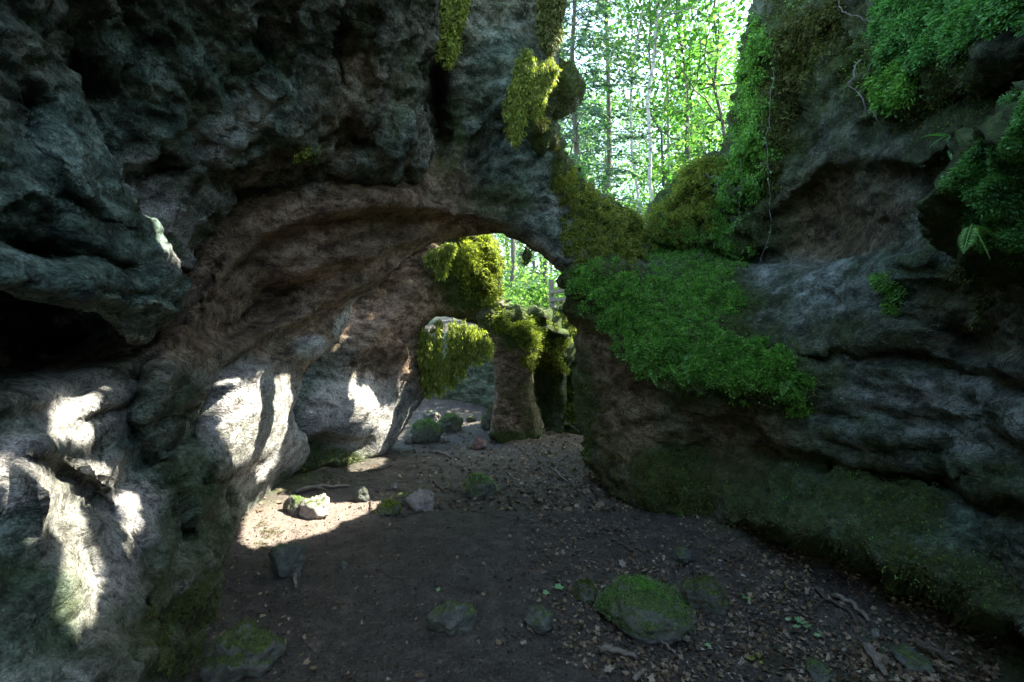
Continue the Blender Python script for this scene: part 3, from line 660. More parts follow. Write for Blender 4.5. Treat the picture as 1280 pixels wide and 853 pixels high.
moss_patch('moss_cushion', 'dark green moss down the gap between pillar and right wall', [(692,460),(722,440),(724,545),(700,550)], ['mossy_bank_rock'], 1400, M_MOSS, .05, .5, seed=20, clump=1.5)
moss_patch('moss_cushion', 'olive moss rim on the square rock knob by the tall opening', [(668,100),(700,84),(718,92),(726,120),(722,140),(690,150),(680,180),(664,150)], ['square_moss_block'], 2600, M_MOSSD, .028, .3, seed=21)
moss_patch('moss_cushion', 'dark green moss on the foot of the left wall', [(215,720),(292,680),(292,745),(262,800),(240,850),(160,850),(180,780)], RA, 5000, M_MOSSD, .012, .4, seed=22, clump=-.15)
moss_patch('moss_cushion', 'small yellow moss tuft on the ceiling rock', [(360,170),(385,165),(392,190),(375,200),(360,190)], ['cave_ceiling'], 260, M_MOSSY, .03, .8, seed=23)
moss_patch('moss_cushion', 'mossy edge of the column left of the tall opening', [(690,150),(704,200),(712,240),(700,260),(690,230),(684,180)], RA, 1300, M_MOSSD, .035, .6, seed=24)
moss_patch('ground_moss', 'low green moss along the left wall foot beside the sun patch', [(298,690),(330,640),(350,640),(340,670),(315,700)], ['ground'], 2600, M_MOSSD, .010, 0, seed=25)
moss_patch('ground_moss', 'low green moss in the dark hollow under the inner arch foot', [(355,600),(400,590),(440,588),(430,602),(380,612)], ['ground'], 2000, M_MOSSD, .014, 0, seed=26)
hanging_moss('hanging_moss', 'short yellow green moss tassel hanging from the ceiling left of the others', [(548,-20),(586,-20),(578,20),(568,60),(562,84),(550,78),(550,40)], 4.0, 2600, M_MOSSY, .036, seed=1)
hanging_moss('hanging_moss', 'long moss tassel hanging down the left edge of the tall opening', [(674,-20),(702,-20),(700,30),(694,64),(684,66),(676,40)], 4.3, 2400, M_MOSSD, .036, seed=2)
hanging_moss('hanging_moss', 'large forked green moss curtain in front of the column', [(655,56),(668,58),(672,80),(690,70),(694,90),(682,110),(676,140),(668,142),(660,130),(652,150),(645,176),(640,178),(634,150),(634,120),(645,85)], 4.2, 5200, M_MOSSY, .036, .12, seed=3)
hanging_moss('hanging_moss', 'bright moss curtain filling the small inner arch', [(524,404),(545,395),(575,396),(600,408),(616,425),(611,450),(603,430),(596,460),(588,438),(581,478),(574,452),(567,492),(558,466),(550,503),(544,474),(538,502),(534,465),(529,488),(530,445),(522,468),(526,430),(517,444)], 6.55, 3300, M_MOSSY, .050, .22, seed=4, cols=8)
hanging_moss('hanging_moss', 'small sunlit moss icicle hanging from the near arch lip', [(540,308),(562,302),(568,304),(560,320),(553,344),(548,346),(544,325),(538,330),(534,320)], 6.0, 1300, M_MOSSY, .045, .1, seed=5)
hanging_moss('hanging_moss', 'tiny dark moss strand under the right side of the near arch lip', [(655,304),(661,306),(660,326),(656,328)], 5.3, 160, M_MOSSD, .03, .04, seed=6)

def moss_film(owner, n, mat, seed, size=.018, thr=.0, box=(0, 1280, 0, 853)):
    rng = np.random.default_rng(seed); b = BV[owner]; root = bpy.data.objects[owner]
    me = root.data; cnum = np.empty(len(me.vertices) * 4, np.float32); me.color_attributes['tint'].data.foreach_get('color', cnum); cnum = cnum.reshape(-1, 4)
    FA = MASS[owner][1]; P, N, M = [], [], []
    for _ in range(n):
        x, y = rng.uniform(box[0], box[1]), rng.uniform(box[2], box[3]); d = Vector(at(x, y, 1) - CAM).normalized()
        h = b.ray_cast(Vector(CAM), d)
        if h[0] is None: continue
        nn = h[1] if h[1].dot(d) < 0 else -h[1]
        P.append(h[0]); N.append(nn); M.append(cnum[FA[h[2]]].mean(0))
    P = np.array(P); N = np.array(N); M = np.array(M)
    w = fbm(P / .35, 50, 3) + 1.5 * M[:, 0] - .9 * M[:, 1] - 1.2 * M[:, 2] + .35 * N[:, 2]
    ok = w > thr + rng.random(len(P)) * .5; P, N = P[ok], N[ok]; k = 5
    Pk = np.repeat(P, k, 0) + rng.normal(size=(len(P) * k, 3)) * size * .5; Nk = np.repeat(N, k, 0)
    D = Nk * .8 + rng.normal(size=Pk.shape) * .55 + [0, 0, -.3]; D /= np.linalg.norm(D, axis=1)[:, None]; L = size * (.4 + rng.random(len(Pk))) * np.clip(Pk[:, 1] / 4.2, .3, 2)
    V, F_ = blades(Pk, D, L, L * .33, rng); o = link('moss_film', V, F_, mat, parent=root, base=np.array(root.location), smooth=False); tag(o, kind='stuff')
moss_film('right_cave_wall', 26000, M_MOSSD, 1, .022, .25, (690, 1280, 0, 853))
moss_film('right_cave_wall', 9000, M_MOSS, 2, .022, .75, (690, 1280, 0, 853))
moss_film('rock_arch', 16000, M_MOSSD, 3, .013, .55, (0, 830, 100, 853))
moss_film('cave_ceiling', 7000, M_MOSSD, 4, .014, .65, (120, 560, 0, 345))
moss_film('inner_rock_arch', 3000, M_MOSSD, 5, .03, .5, (360, 640, 290, 595))
moss_film('mossy_bank_rock', 2500, M_MOSSD, 6, .04, .0, (660, 760, 380, 580))

# ------------------------------------------------------------------ tubes, sticks, roots
def tube_mesh(path, radii, sides=7, seed=0, rough=0.):
    path = np.asarray(path, float); n = len(path); rng = np.random.default_rng(seed)
    T = np.gradient(path, axis=0); T /= np.linalg.norm(T, axis=1)[:, None] + 1e-9
    up = np.array([.13, .29, .94]); V = []
    for i in range(n):
        a = np.cross(T[i], up); a /= np.linalg.norm(a) + 1e-9; b = np.cross(T[i], a)
        for s in range(sides):
            th = 2 * math.pi * s / sides; r = radii[i] * (1 + rough * rng.normal())
            V.append(path[i] + r * (a * math.cos(th) + b * math.sin(th)))
    FA = []
    for i in range(n - 1):
        for s in range(sides):
            FA.append([i * sides + s, i * sides + (s + 1) % sides, (i + 1) * sides + (s + 1) % sides, (i + 1) * sides + s])
    V.append(path[0]); V.append(path[-1])
    m = len(V)
    for s in range(sides):
        FA.append([m - 2, (s + 1) % sides, s]); FA.append([m - 1, (n - 1) * sides + s, (n - 1) * sides + (s + 1) % sides])
    return np.array(V), FA
def join(parts):
    V, FA, o = [], [], 0
    for v, f in parts:
        V.append(v); FA += [[i + o for i in q] for q in (f.tolist() if hasattr(f, 'tolist') else f)]; o += len(v)
    return np.concatenate(V), FA
def wiggle(pts, n, amp, seed):
    pts = np.asarray(pts, float); rng = np.random.default_rng(seed)
    seg = np.r_[0, np.cumsum(np.linalg.norm(np.diff(pts, axis=0), axis=1))]
    t = np.linspace(0, seg[-1], n); p = np.stack([np.interp(t, seg, pts[:, i]) for i in range(3)], 1)
    w = np.cumsum(rng.normal(size=(n, 3)), 0); w -= np.linspace(0, 1, n)[:, None] * w[-1]; 
    return p + w * amp / math.sqrt(n)

def stick(px1, py1, px2, py2, r, label, mat=None, twigs=0, seed=0, name='stick', group=None):
    a, b = floor_pt(px1, py1), floor_pt(px2, py2); L = np.linalg.norm(b - a)
    p = wiggle([a, b], 10, L * (.035 if r > .01 else .07), seed)
    for i in range(len(p)): p[i, 2] = gz(p[i, 0], p[i, 1]) + r * .8 + (.012 if i % 3 else 0)
    parts = [tube_mesh(p, np.linspace(r, r * .55, 10), 6, seed, .12)]
    rng = np.random.default_rng(seed + 5)
    for t in range(twigs):
        i = 3 + t * 2; q = p[i % 9]; d = (b - a) / L; s = np.array([-d[1], d[0], .15]) * (1 if t % 2 else -1)
        e = q + (d * .6 + s) * L * .22
        parts.append(tube_mesh(wiggle([q, e], 5, .01, seed + t), np.linspace(r * .5, r * .25, 5), 5, seed))
    V, FA = join(parts)
    o = link(name, V, FA, mat or M_TWIG, base=p[0]); tag(o, label, 'stick', group); return o
ST = [(370,618,436,610,.022,'thick pale fallen branch lying along the back of the sun patch',M_WOOD,2),(471,712,505,726,.006,'lone dark twig on bare soil in the middle of the floor',None,1),
 (570,759,595,778,.006,'forked twig beside the dark rock at the lower middle',None,2),(594,755,596,776,.005,'short upright twig crossing the forked twig by the dark rock',None,0),
 (544,606,557,618,.016,'short thick stub of wood left of the mossy stone at mid floor',None,0),(383,773,403,752,.005,'straight thin twig alone on soil right of the left wall foot',None,0),
 (462,628,465,641,.008,'short black twig sticking over the end of the sun patch',None,0),(368,722,370,738,.014,'stubby pale stick just below the angular rock by the left wall',M_WOOD,0),
 (312,730,331,708,.006,'thin twig between the left wall foot and the angular rock',None,1),(751,818,797,828,.017,'thick grey stick in front of the large mossy boulder',M_WOOD,0),
 (762,676,800,694,.009,'long bare branchlet in the leaf litter before the right wall',None,1),(800,695,818,687,.006,'small twig touching the end of the long bare branchlet',None,0),
 (931,760,934,799,.006,'curved upright twig at the right of the small mossy rock',None,1),(934,805,962,825,.007,'straggling root twig near the lower right floor',None,2),
 (822,803,846,823,.009,'pale brown stick under the green leaves before the mossy boulder',M_WOOD,1),(792,853,806,843,.012,'cut pale stick at the very bottom edge of the floor',M_WOOD,0),
 (1019,734,1072,784,.012,'long thin branch along the foot of the right wall',None,2),(1041,748,1086,780,.016,'pale split branch beside the long thin branch at the right wall',M_WOOD,0),
 (1084,814,1108,850,.024,'thick light rotten branch at the lower right corner of the floor',M_WOOD,0),(1149,812,1200,835,.02,'brown broken branch farthest right against the wall foot',None,1),
 (1032,796,1041,829,.006,'leaning thin twig between the leafy sprig and the rotten branch',None,0),(1047,815,1075,838,.007,'thin twig running down to the rotten branch',None,1),
 (694,587,721,612,.008,'long white bare twig in litter near the near pillar base',M_ROOT,0),(636,592,649,603,.009,'small straight tan twig in front of the far pillar',M_WOOD,0),
 (537,566,561,572,.022,'pale flat piece of wood in front of the stone pile',M_WOOD,0),(628,635,636,614,.007,'thin stick right of the mossy stone at mid floor',None,0),
 (460,590,490,583,.014,'brown branch at the tip of the inner arch foot',None,2),(497,648,530,640,.007,'twig running right from the pale topped rock',None,1),(740,655,770,668,.007,'crooked twig on the litter before the near pillar foot',None,1),
 (855,770,878,800,.006,'fine twig between the two mossy rocks and the right corner',None,1),(700,730,720,745,.005,'fine twig beside the pair of green leaves',None,0),(590,640,640,652,.006,'fine straw like twig below the mossy mid floor stone',None,2)]
for i, s in enumerate(ST): stick(s[0], s[1], s[2], s[3], s[4], s[5], s[6], s[7], seed=100 + i)

def air_strand(name, label, cat, pts, r, mat, leaves=0, seed=0, amp=.02, n=26):
    r = r * .62; P = wiggle([at(*p) for p in pts], n, amp * 1.8, seed)
    parts = [tube_mesh(P, np.linspace(r, r * .6, n), 6, seed, .15)]
    root = None
    V, FA = join(parts)
    if leaves:
        root = empty(name, P[0]); tag(root, label, cat); link('stem', V, FA, mat, parent=root, base=P[0])
        rng = np.random.default_rng(seed); idx = rng.integers(3, n, leaves)
        q = P[idx] + rng.normal(size=(leaves, 3)) * .006; D = rng.normal(size=(leaves, 3)); D /= np.linalg.norm(D, axis=1)[:, None]
        L = .018 + rng.random(leaves) * .018; V, FA = blades(q, D, L, L * .7, rng)
        link('leaves', V, FA, M_GREENLEAF, parent=root, base=P[0], smooth=False)
        return root
    o = link(name, V, FA, mat, base=P[0]); tag(o, label, cat); return o
air_strand('root', 'pale curved root dangling over the upper right wall', 'root', [(1076,75,3.0),(1072,110,2.98),(1078,140,2.98),(1090,156,2.95),(1108,158,2.97)], .0075, M_ROOT, 0, 1, .03)
air_strand('root', 'pale looping root at the top edge above the curved root', 'root', [(1052,-4,3.2),(1062,14,3.15),(1078,19,3.1),(1098,25,3.05),(1118,14,3.0),(1134,-4,2.95)], .0055, M_ROOT, 0, 2, .03)
air_strand('vine', 'long thin vine hanging down in front of the right wall with tiny leaves', 'vine', [(956,20,4.45),(960,90,4.3),(962,160,4.2),(963,230,4.1),(966,290,3.95),(955,325,3.95),(940,345,3.9)], .004, M_ROOT, 16, 3, .03, 40)
air_strand('vine', 'short thin vine hanging beside the moss veil at the notch', 'vine', [(926,200,4.7),(924,240,4.7),(920,262,4.65),(918,285,4.6)], .004, M_ROOT, 8, 4, .02)
air_strand('root', 'fine root hanging down the yellow moss left of the notch', 'root', [(764,252,5.2),(765,275,5.1),(764,320,5.05)], .005, M_TWIG, 0, 5, .01)
air_strand('root', 'thin root left of the fine root on the yellow moss', 'root', [(749,262,5.15),(750,290,5.0),(751,336,4.95)], .0045, M_TWIG, 0, 6, .01)
air_strand('vine', 'bare runner trailing across the moss shelf toward the fern', 'vine', [(742,333,4.7),(775,348,4.45),(812,368,4.35),(838,384,4.5),(868,411,4.35)], .004, M_TWIG, 0, 7, .03)
air_strand('branch', 'pale dead branch with forks seen between pillar and right wall', 'branch', [(728,420,8.0),(712,428,8.0),(704,440,7.9),(702,452,7.8)], .014, M_ROOT, 0, 8, .03)
air_strand('branch', 'thin pale dead twig low in the gap by the near pillar', 'branch', [(706,527,7.3),(716,535,7.3),(724,541,7.2)], .011, M_ROOT, 0, 9, .02)
air_strand('branch', 'dead stick crossing the moss at the notch mound', 'branch', [(882,218,5.0),(900,226,4.9),(893,232,4.9)], .007, M_ROOT, 0, 10, .02)

# ------------------------------------------------------------------ ferns and small plants
def fern(label, px, py, d, dirs, L, mat, seed, name='fern', on=None, wl=.28):
    rng = np.random.default_rng(seed); base = at(px, py, d)
    root = empty(name, base); tag(root, label, 'fern')
    for (dx, dz, dy) in dirs:
        D = np.array([dx, dy, dz], float); D /= np.linalg.norm(D); n = 22
        t = np.linspace(0, 1, n)[:, None]
        P = base + D * L * t + np.array([0, 0, -1.]) * (t ** 2) * L * .25
        V, FA = tube_mesh(P, np.linspace(.003, .001, n), 4)
        up = np.cross(D, [0, 0, 1.]); up /= np.linalg.norm(up) + 1e-9
        Vs, Fs, o = [V], list(FA), len(V)
        for i in range(2, n):
            w = L * wl * math.sin(math.pi * min(1, (i + 1) / n * .92 + .1)) * .8 + .004
            for s in (-1, 1):
                tip = P[i] + (up * s * w + D * w * .35 + np.array([0, 0, -.15]) * w)
                m = (P[i] + tip) / 2; h = L / n * .48
                Vs.append(np.array([P[i], m + D * h, tip, m - D * h])); Fs.append([o, o + 1, o + 2, o + 3]); o += 4
        link('frond', np.concatenate(Vs), Fs, mat, parent=root, base=base, smooth=False)
    return root
fern('green fern growing from the moss shelf at its middle', 862, 440, 4.0, [(.6,.35,-.3),(-.4,.5,-.3),(.2,-.7,-.4),(-.2,-.55,-.5),(.8,.0,-.2)], .26, M_MOSST, 1)
fern('strap leaved fern drooping from the right wall under the ledge', 1186, 170, 2.3, [(.1,-.6,-.4),(-.3,-.5,-.4),(-.7,-.2,-.3),(.3,-.5,-.4),(-.9,.1,-.2)], .17, M_MOSST, 2, wl=.10)
fern('pale spindly fern at the top right ledge', 1180, 22, 2.2, [(.9,.5,-.2),(.4,.2,-.5),(-.6,-.2,-.3)], .15, M_MOSST, 3, wl=.2)
fern('fern sprig in the hollow where the crease meets the shelf', 880, 408, 4.4, [(.8,.3,-.4),(.5,-.2,-.5),(-.5,.3,-.4)], .18, M_MOSS, 4)

fern('low fern spray at the lower edge of the moss shelf, left of the middle fern', 812, 452, 4.2, [(.5,-.2,-.5),(-.5,-.1,-.5),(.1,-.6,-.4),(.8,.2,-.3)], .20, M_MOSS, 5)
fern('fern tuft at the right tip of the moss shelf', 985, 470, 3.45, [(.7,-.1,-.3),(.2,-.6,-.4),(-.4,-.4,-.4),(.9,.3,-.2)], .17, M_MOSS, 6)
fern('bright fern hanging from the right edge boulder', 1215, 280, 1.78, [(.2,-.8,-.3),(-.5,-.6,-.3),(.6,-.4,-.2)], .12, M_MOSS, 7)
def sprig(label, px, py, n, size, seed, mat=M_GREENLEAF, spread=.05, name='leafy_sprig'):
    rng = np.random.default_rng(seed); c = floor_pt(px, py); Vs, Fs, o = [], [], 0
    for i in range(n):
        a = rng.random() * 6.28; r = spread * rng.random() ** .5; p = c + np.array([math.cos(a) * r, math.sin(a) * r, .012 + rng.random() * .03])
        v, f = leaf_shape(p, size * (.6 + .6 * rng.random()), rng.random() * 6.28, rng.normal() * .25, rng.normal() * .25, 5)
        Vs.append(v); Fs += [[j + o for j in q] for q in f]; o += len(v)
    ob = link(name, np.concatenate(Vs), Fs, mat, base=c, smooth=False); tag(ob, label, 'plant'); return ob
def leaf_shape(p, s, yaw, tx, ty, lobes=5):
    """lobed maple-like leaf with a folded blade"""
    n = lobes * 2 + 1; th = np.linspace(-2.5, 2.5, n); r = np.where(np.arange(n) % 2 == 0, 1.0, .62) * (1 - .22 * np.abs(th) / 2.5)
    x = np.sin(th) * r; y = np.cos(th) * r; z = np.abs(x) * .22
    pts = np.stack([np.r_[0, x], np.r_[-.35, y], np.r_[0, z]], 1) * s
    cx, sx = math.cos(tx), math.sin(tx); cy, sy = math.cos(ty), math.sin(ty); cz, sz = math.cos(yaw), math.sin(yaw)
    Rm = np.array([[cz, -sz, 0], [sz, cz, 0], [0, 0, 1]]) @ np.array([[cy, 0, sy], [0, 1, 0], [-sy, 0, cy]]) @ np.array([[1, 0, 0], [0, cx, -sx], [0, sx, cx]])
    V = pts @ Rm.T + p
    return V, [[0, i, i + 1] for i in range(1, n)]
def floor_leaf(label, px, py, s, mat, seed, tilt=.2, cat='leaf', lobes=5):
    rng = np.random.default_rng(seed); p = floor_pt(px, py) + [0, 0, .012 + s * .15]
    V, FA = leaf_shape(p, s, rng.random() * 6.28, rng.normal() * tilt, rng.normal() * tilt, lobes)
    o = link('fallen_leaf', V, FA, mat, base=p, smooth=False); tag(o, label, cat)
LV = [('big pale green lobed leaf flat on the soil left of the mossy boulder',697,738,.045,M_GREENLEAF,.1),('smaller green leaf touching the big pale green one',683,744,.028,M_GREENLEAF,.1),
 ('green leaf directly in front of the large mossy boulder',843,806,.036,M_GREENLEAF,.2),('brownish green leaf next to the green one before the boulder',859,803,.03,M_DRY,.3),('small dark green leaf farther right before the boulder',884,810,.022,M_GREENLEAF,.3),
 ('white star shaped curled leaf in the litter above the boulder',777,708,.04,M_DRY,.5),('crumpled white leaf right of the white star shaped one',805,717,.035,M_DRY,.7),('dry tan maple leaf at the bottom edge of the floor',759,842,.035,M_DRY,.3),
 ('yellowish leaf right of the small mossy rock',940,780,.022,M_DRY,.4),('pale leaf by the near pillar foot amid brown litter',683,637,.03,M_DRY,.4),('pale leaf at the lower middle below the small rock',654,807,.022,M_DRY,.2),
 ('dry leaf lying under the dark rock at the lower middle',623,808,.026,M_LITTER,.5),('yellow green leaf pair on bare soil at the floor centre',548,740,.02,M_GREENLEAF,.4),('tan curled leaf left of the small dark rock',655,722,.03,M_LITTER,.7),
 ('lone brown leaf at the bottom left of the bare soil',392,840,.024,M_LITTER,.3),('pale leaf against the left wall foot below the twig',329,795,.022,M_DRY,.3),('white leaf tuft at the wall foot far right of the boulder',975,720,.035,M_DRY,.8),('second white leaf just below the white leaf tuft',985,738,.03,M_DRY,.8)]
for i, l in enumerate(LV): floor_leaf(l[0], l[1], l[2], l[3], l[4], 300 + i, l[5])
sprig('green leafy sprig lying on the lower right floor', 1003, 790, 9, .028, 5, spread=.09)
sprig('small seedling plant at the bottom right floor', 945, 828, 6, .018, 6, M_MOSSY, .03)
sprig('dark green seedling right of the mossy rock', 932, 752, 5, .018, 7, M_MOSST, .03)

# ------------------------------------------------------------------ stones
def stone(label, px, py, wpx, hpx, mat, seed, name='stone', flat=1., ang=.7, sink=.42, tufts=None, cat='rock', yaw=0.):
    """px,py: centre of the stone's foot in the photograph's floor; size follows from its distance there"""
    p = floor_pt(px, py); d = p[1]; rx = wpx * d / F / 2; rz = hpx * d / F / (2 - sink * 1.2); ry = rx * .8 * flat
    n, mI = 52, 40; th = np.linspace(0, 2 * math.pi, n, endpoint=False); ph = np.linspace(.02, math.pi - .02, mI)
    TH, PH = np.meshgrid(th, ph); U = np.stack([np.sin(PH) * np.cos(TH), np.sin(PH) * np.sin(TH), np.cos(PH)], -1).reshape(-1, 3)
    rng = np.random.default_rng(seed)
    r = np.ones(len(U))
    for _ in range(9):                                    # planar facets
        a = rng.normal(size=3); a /= np.linalg.norm(a); c = U @ a; r = np.where(c * r > .66, .66 / np.maximum(c, .1) * ang + r * (1 - ang), r)
    r *= 1.08 + .22 * perlin(U * 1.6, seed) + .13 * perlin(U * 3.7, seed + 1) - .09 * np.abs(perlin(U * 6., seed + 4)) + .05 * perlin(U * 12, seed + 2)
    V = U * r[:, None] * np.array([rx, ry, rz * 1.05]); c_, s_ = math.cos(yaw), math.sin(yaw)
    V = V @ np.array([[c_, s_, 0], [-s_, c_, 0], [0, 0, 1]])
    cen = p + np.array([0, ry * .6, rz * (1 - sink * 1.2)]); V = V + cen
    I = np.arange(n * mI).reshape(mI, n); FA = [[int(I[i, j]), int(I[i + 1, j]), int(I[i + 1, (j + 1) % n]), int(I[i, (j + 1) % n])] for i in range(mI - 1) for j in range(n)]
    FA += [[int(v) for v in I[0]], [int(v) for v in I[-1][::-1]]]
    if tufts:
        root = empty(name, p); tag(root, label, cat); link('stone_body', V, FA, mat, parent=root, base=p)
        g = np.random.default_rng(seed + 9); k = g.integers(0, len(V), tufts[0]); q = V[k] + g.normal(size=(tufts[0], 3)) * rx * .05
        Nn = (q - cen) / np.array([rx, ry, rz]); Nn /= np.linalg.norm(Nn, axis=1)[:, None]
        ok = (Nn[:, 2] > -.25) & (perlin(q / (rx * .5), seed + 4) > -.6); q, Nn = q[ok], Nn[ok]
        D = Nn + g.normal(size=Nn.shape) * .5; D /= np.linalg.norm(D, axis=1)[:, None]
        L = tufts[1] * (.5 + g.random(len(q))); v, f = blades(q - Nn * .003, D, L, L * .35, g)
        link('moss', v, f, tufts[2], parent=root, base=p, smooth=False); return root
    o = link(name, V, FA, mat, base=p); tag(o, label, cat); return o
stone('large mossy boulder half sunk in the floor at the lower right', 808, 796, 122, 54, M_STONEM, 1, 'boulder', tufts=(30000,.0065,M_MOSS), ang=.8, sink=.3)
stone('round dull mossy boulder against the left wall at the bottom', 292, 853, 88, 62, M_STONEM, 2, 'boulder', tufts=(8000,.006,M_MOSSD))
stone('angular greenish rock beside the left wall below the sun patch', 355, 722, 48, 40, M_STONED, 3, ang=.9)
stone('dark jagged rock alone on the soil at the lower middle', 563, 793, 54, 36, M_STONED, 4, ang=.9)
stone('small low dark rock right of the jagged one', 672, 790, 38, 24, M_STONED, 5, ang=.8)
stone('green mossy stone at the middle of the floor', 598, 622, 38, 28, M_STONEM, 6, tufts=(6000,.012,M_MOSS), ang=.8)
stone('pale topped rock with dark front near the sun patch end', 524, 640, 32, 26, M_STONEP, 7, ang=.9)
stone('flat yellowish stone just left of the pale topped rock', 502, 632, 26, 14, M_STONEM, 8, ang=.8)
stone('small rock tufted with brown yellow moss at the sun patch tip', 484, 645, 28, 16, M_STONEM, 9, tufts=(1800,.018,M_MOSSY))
stone('round rock at the right end of the fallen branch', 449, 628, 22, 17, M_STONED, 10)
stone('low mossy stone left of the large boulder', 733, 754, 30, 24, M_STONEM, 11, tufts=(2000,.014,M_MOSSD))
stone('broad low mossy rock behind and right of the large boulder', 886, 764, 56, 34, M_STONEM, 12, tufts=(7000,.009,M_MOSSD), ang=.8)
stone('smooth grey green stone in litter before the right wall', 858, 704, 26, 16, M_STONED, 13, flat=1.4)
stone('reddish brown rock on the path toward the back', 598, 562, 20, 15, M_STONER, 14, ang=.9)
stone('tiny round white pebble on the path', 492, 611, 9, 8, M_STONEP, 15, name='pebble')
stone('pale rock face standing in the sun patch', 391, 648, 38, 26, M_STONEP, 16, ang=.8)
stone('dark mossy rock between left wall and pale rock', 366, 644, 28, 22, M_STONEM, 17)
stone('pinkish boulder on top of the stone pile by the inner arch', 538, 536, 26, 24, M_STONEP, 18, sink=.0, ang=.8)
stone('mossy boulder at the base of the stone pile by the inner arch', 532, 553, 40, 26, M_STONEM, 19, tufts=(5000,.013,M_MOSS))
stone('pale stone at the left foot of the stone pile', 512, 556, 16, 12, M_STONEP, 20, ang=.8)
stone('green mossy rock right of the stone pile', 562, 541, 34, 22, M_STONEM, 21, tufts=(4500,.013,M_MOSS))
stone('small pale stone at the right foot of the stone pile', 557, 552, 9, 7, M_STONEP, 22)
stone('mossy rock leaning at the left base of the far pillar', 612, 538, 24, 24, M_STONEM, 23, tufts=(3500,.015,M_MOSSD))
stone('small grey pebble in the middle of the bare soil', 428, 712, 10, 10, M_STONED, 24, name='pebble')
stone('pale pebble in the lower right litter by the wall', 1096, 797, 9, 10, M_STONEP, 25, name='pebble')
stone('dark flat stone at the lower right corner of the floor', 1150, 838, 40, 16, M_STONED, 26, flat=1.3)
stone('grey stone at the back path beyond the stone pile', 588, 528, 16, 8, M_STONED, 27)
stone('flat grey stone near the bottom right floor', 1028, 848, 32, 14, M_STONED, 28, flat=1.3)

# ------------------------------------------------------------------ litter (uncountable)
def litter(name, n, mat, size, zone, seed, kind='stuff', curl=.5):
    rng = np.random.default_rng(seed); Vs, Fs, o, tot = [], [], 0, 0
    while tot < n:
        px = rng.uniform(250, 1250); py = 520 + 333 * rng.random() ** 1.5 if zone != 'back' else rng.uniform(515, 640)
        w = zone_w(px, py, zone)
        if rng.random() > w: continue
        p = floor_pt(px, py)
        if p[1] > 12: continue
        s = size * (.45 + .9 * rng.random()); p[2] += .006 + s * .2 * rng.random()
        v, f = leaf_shape(p, s, rng.random() * 6.28, rng.normal() * curl, rng.normal() * curl, rng.integers(1, 4))
        Vs.append(v); Fs += [[j + o for j in q] for q in f]; o += len(v); tot += 1
    ob = link(name, np.concatenate(Vs), Fs, mat, smooth=False); tag(ob, kind=kind)
def zone_w(px, py, zone):
    f = floor_pt(px, py); c = float(perlin(np.array([[f[0] / .5, f[1] / .5, 0.]]), 3)[0])
    if zone == 'right':
        w = 1 / (1 + math.exp(-(px - (640 + (py - 600) * .35)) / 22)); return np.clip(w * (.75 + .9 * c), .03, 1)
    if zone == 'left': return np.clip(math.exp(-((px - 330) / 60) ** 2) * .8 + .08 + .1 * c, 0, 1)
    return np.clip(.9 / (1 + math.exp(-(px - 560) / 30)), .12, 1)
litter('leaf_litter', 17000, M_LITTER, .0165, 'right', 1)
litter('leaf_litter', 9000, M_LITTER, .030, 'back', 2)
litter('leaf_litter', 500, M_LITTER, .018, 'left', 3)
litter('pale_leaf_litter', 700, M_DRY, .016, 'right', 4)
def crumbs():
    rng = np.random.default_rng(12); n = 9000; px = rng.uniform(250, 1250, n); py = 530 + 323 * rng.random(n) ** 1.2
    P = np.array([floor_pt(a, b) for a, b in zip(px, py)]); P = P[P[:, 1] < 10]
    th = rng.random(len(P)) * 6.28; D = np.stack([np.cos(th), np.sin(th), rng.normal(size=len(P)) * .15], 1); D /= np.linalg.norm(D, axis=1)[:, None]
    L = .012 + .05 * rng.random(len(P)) ** 3; V, FA = blades(P + [0, 0, .005], D, L, np.full(len(P), .005), rng)
    o = link('twig_debris', V, FA, M_TWIG, smooth=False); tag(o, kind='stuff')
crumbs()
def soil_crumbs():
    rng = np.random.default_rng(14); n = 16000; px = rng.uniform(240, 1250, n); py = 530 + 323 * rng.random(n)
    P = np.array([floor_pt(a, b) for a, b in zip(px, py)]); P = P[P[:, 1] < 10]
    D = rng.normal(size=(len(P), 3)); D[:, 2] = np.abs(D[:, 2]); D /= np.linalg.norm(D, axis=1)[:, None]
    L = .006 + .012 * rng.random(len(P)) ** 2.5; V, FA = blades(P, D, L, L * .9, rng)
    o = link('soil_crumbs', V, FA, M_CRUMB, smooth=False); tag(o, kind='stuff')
soil_crumbs()

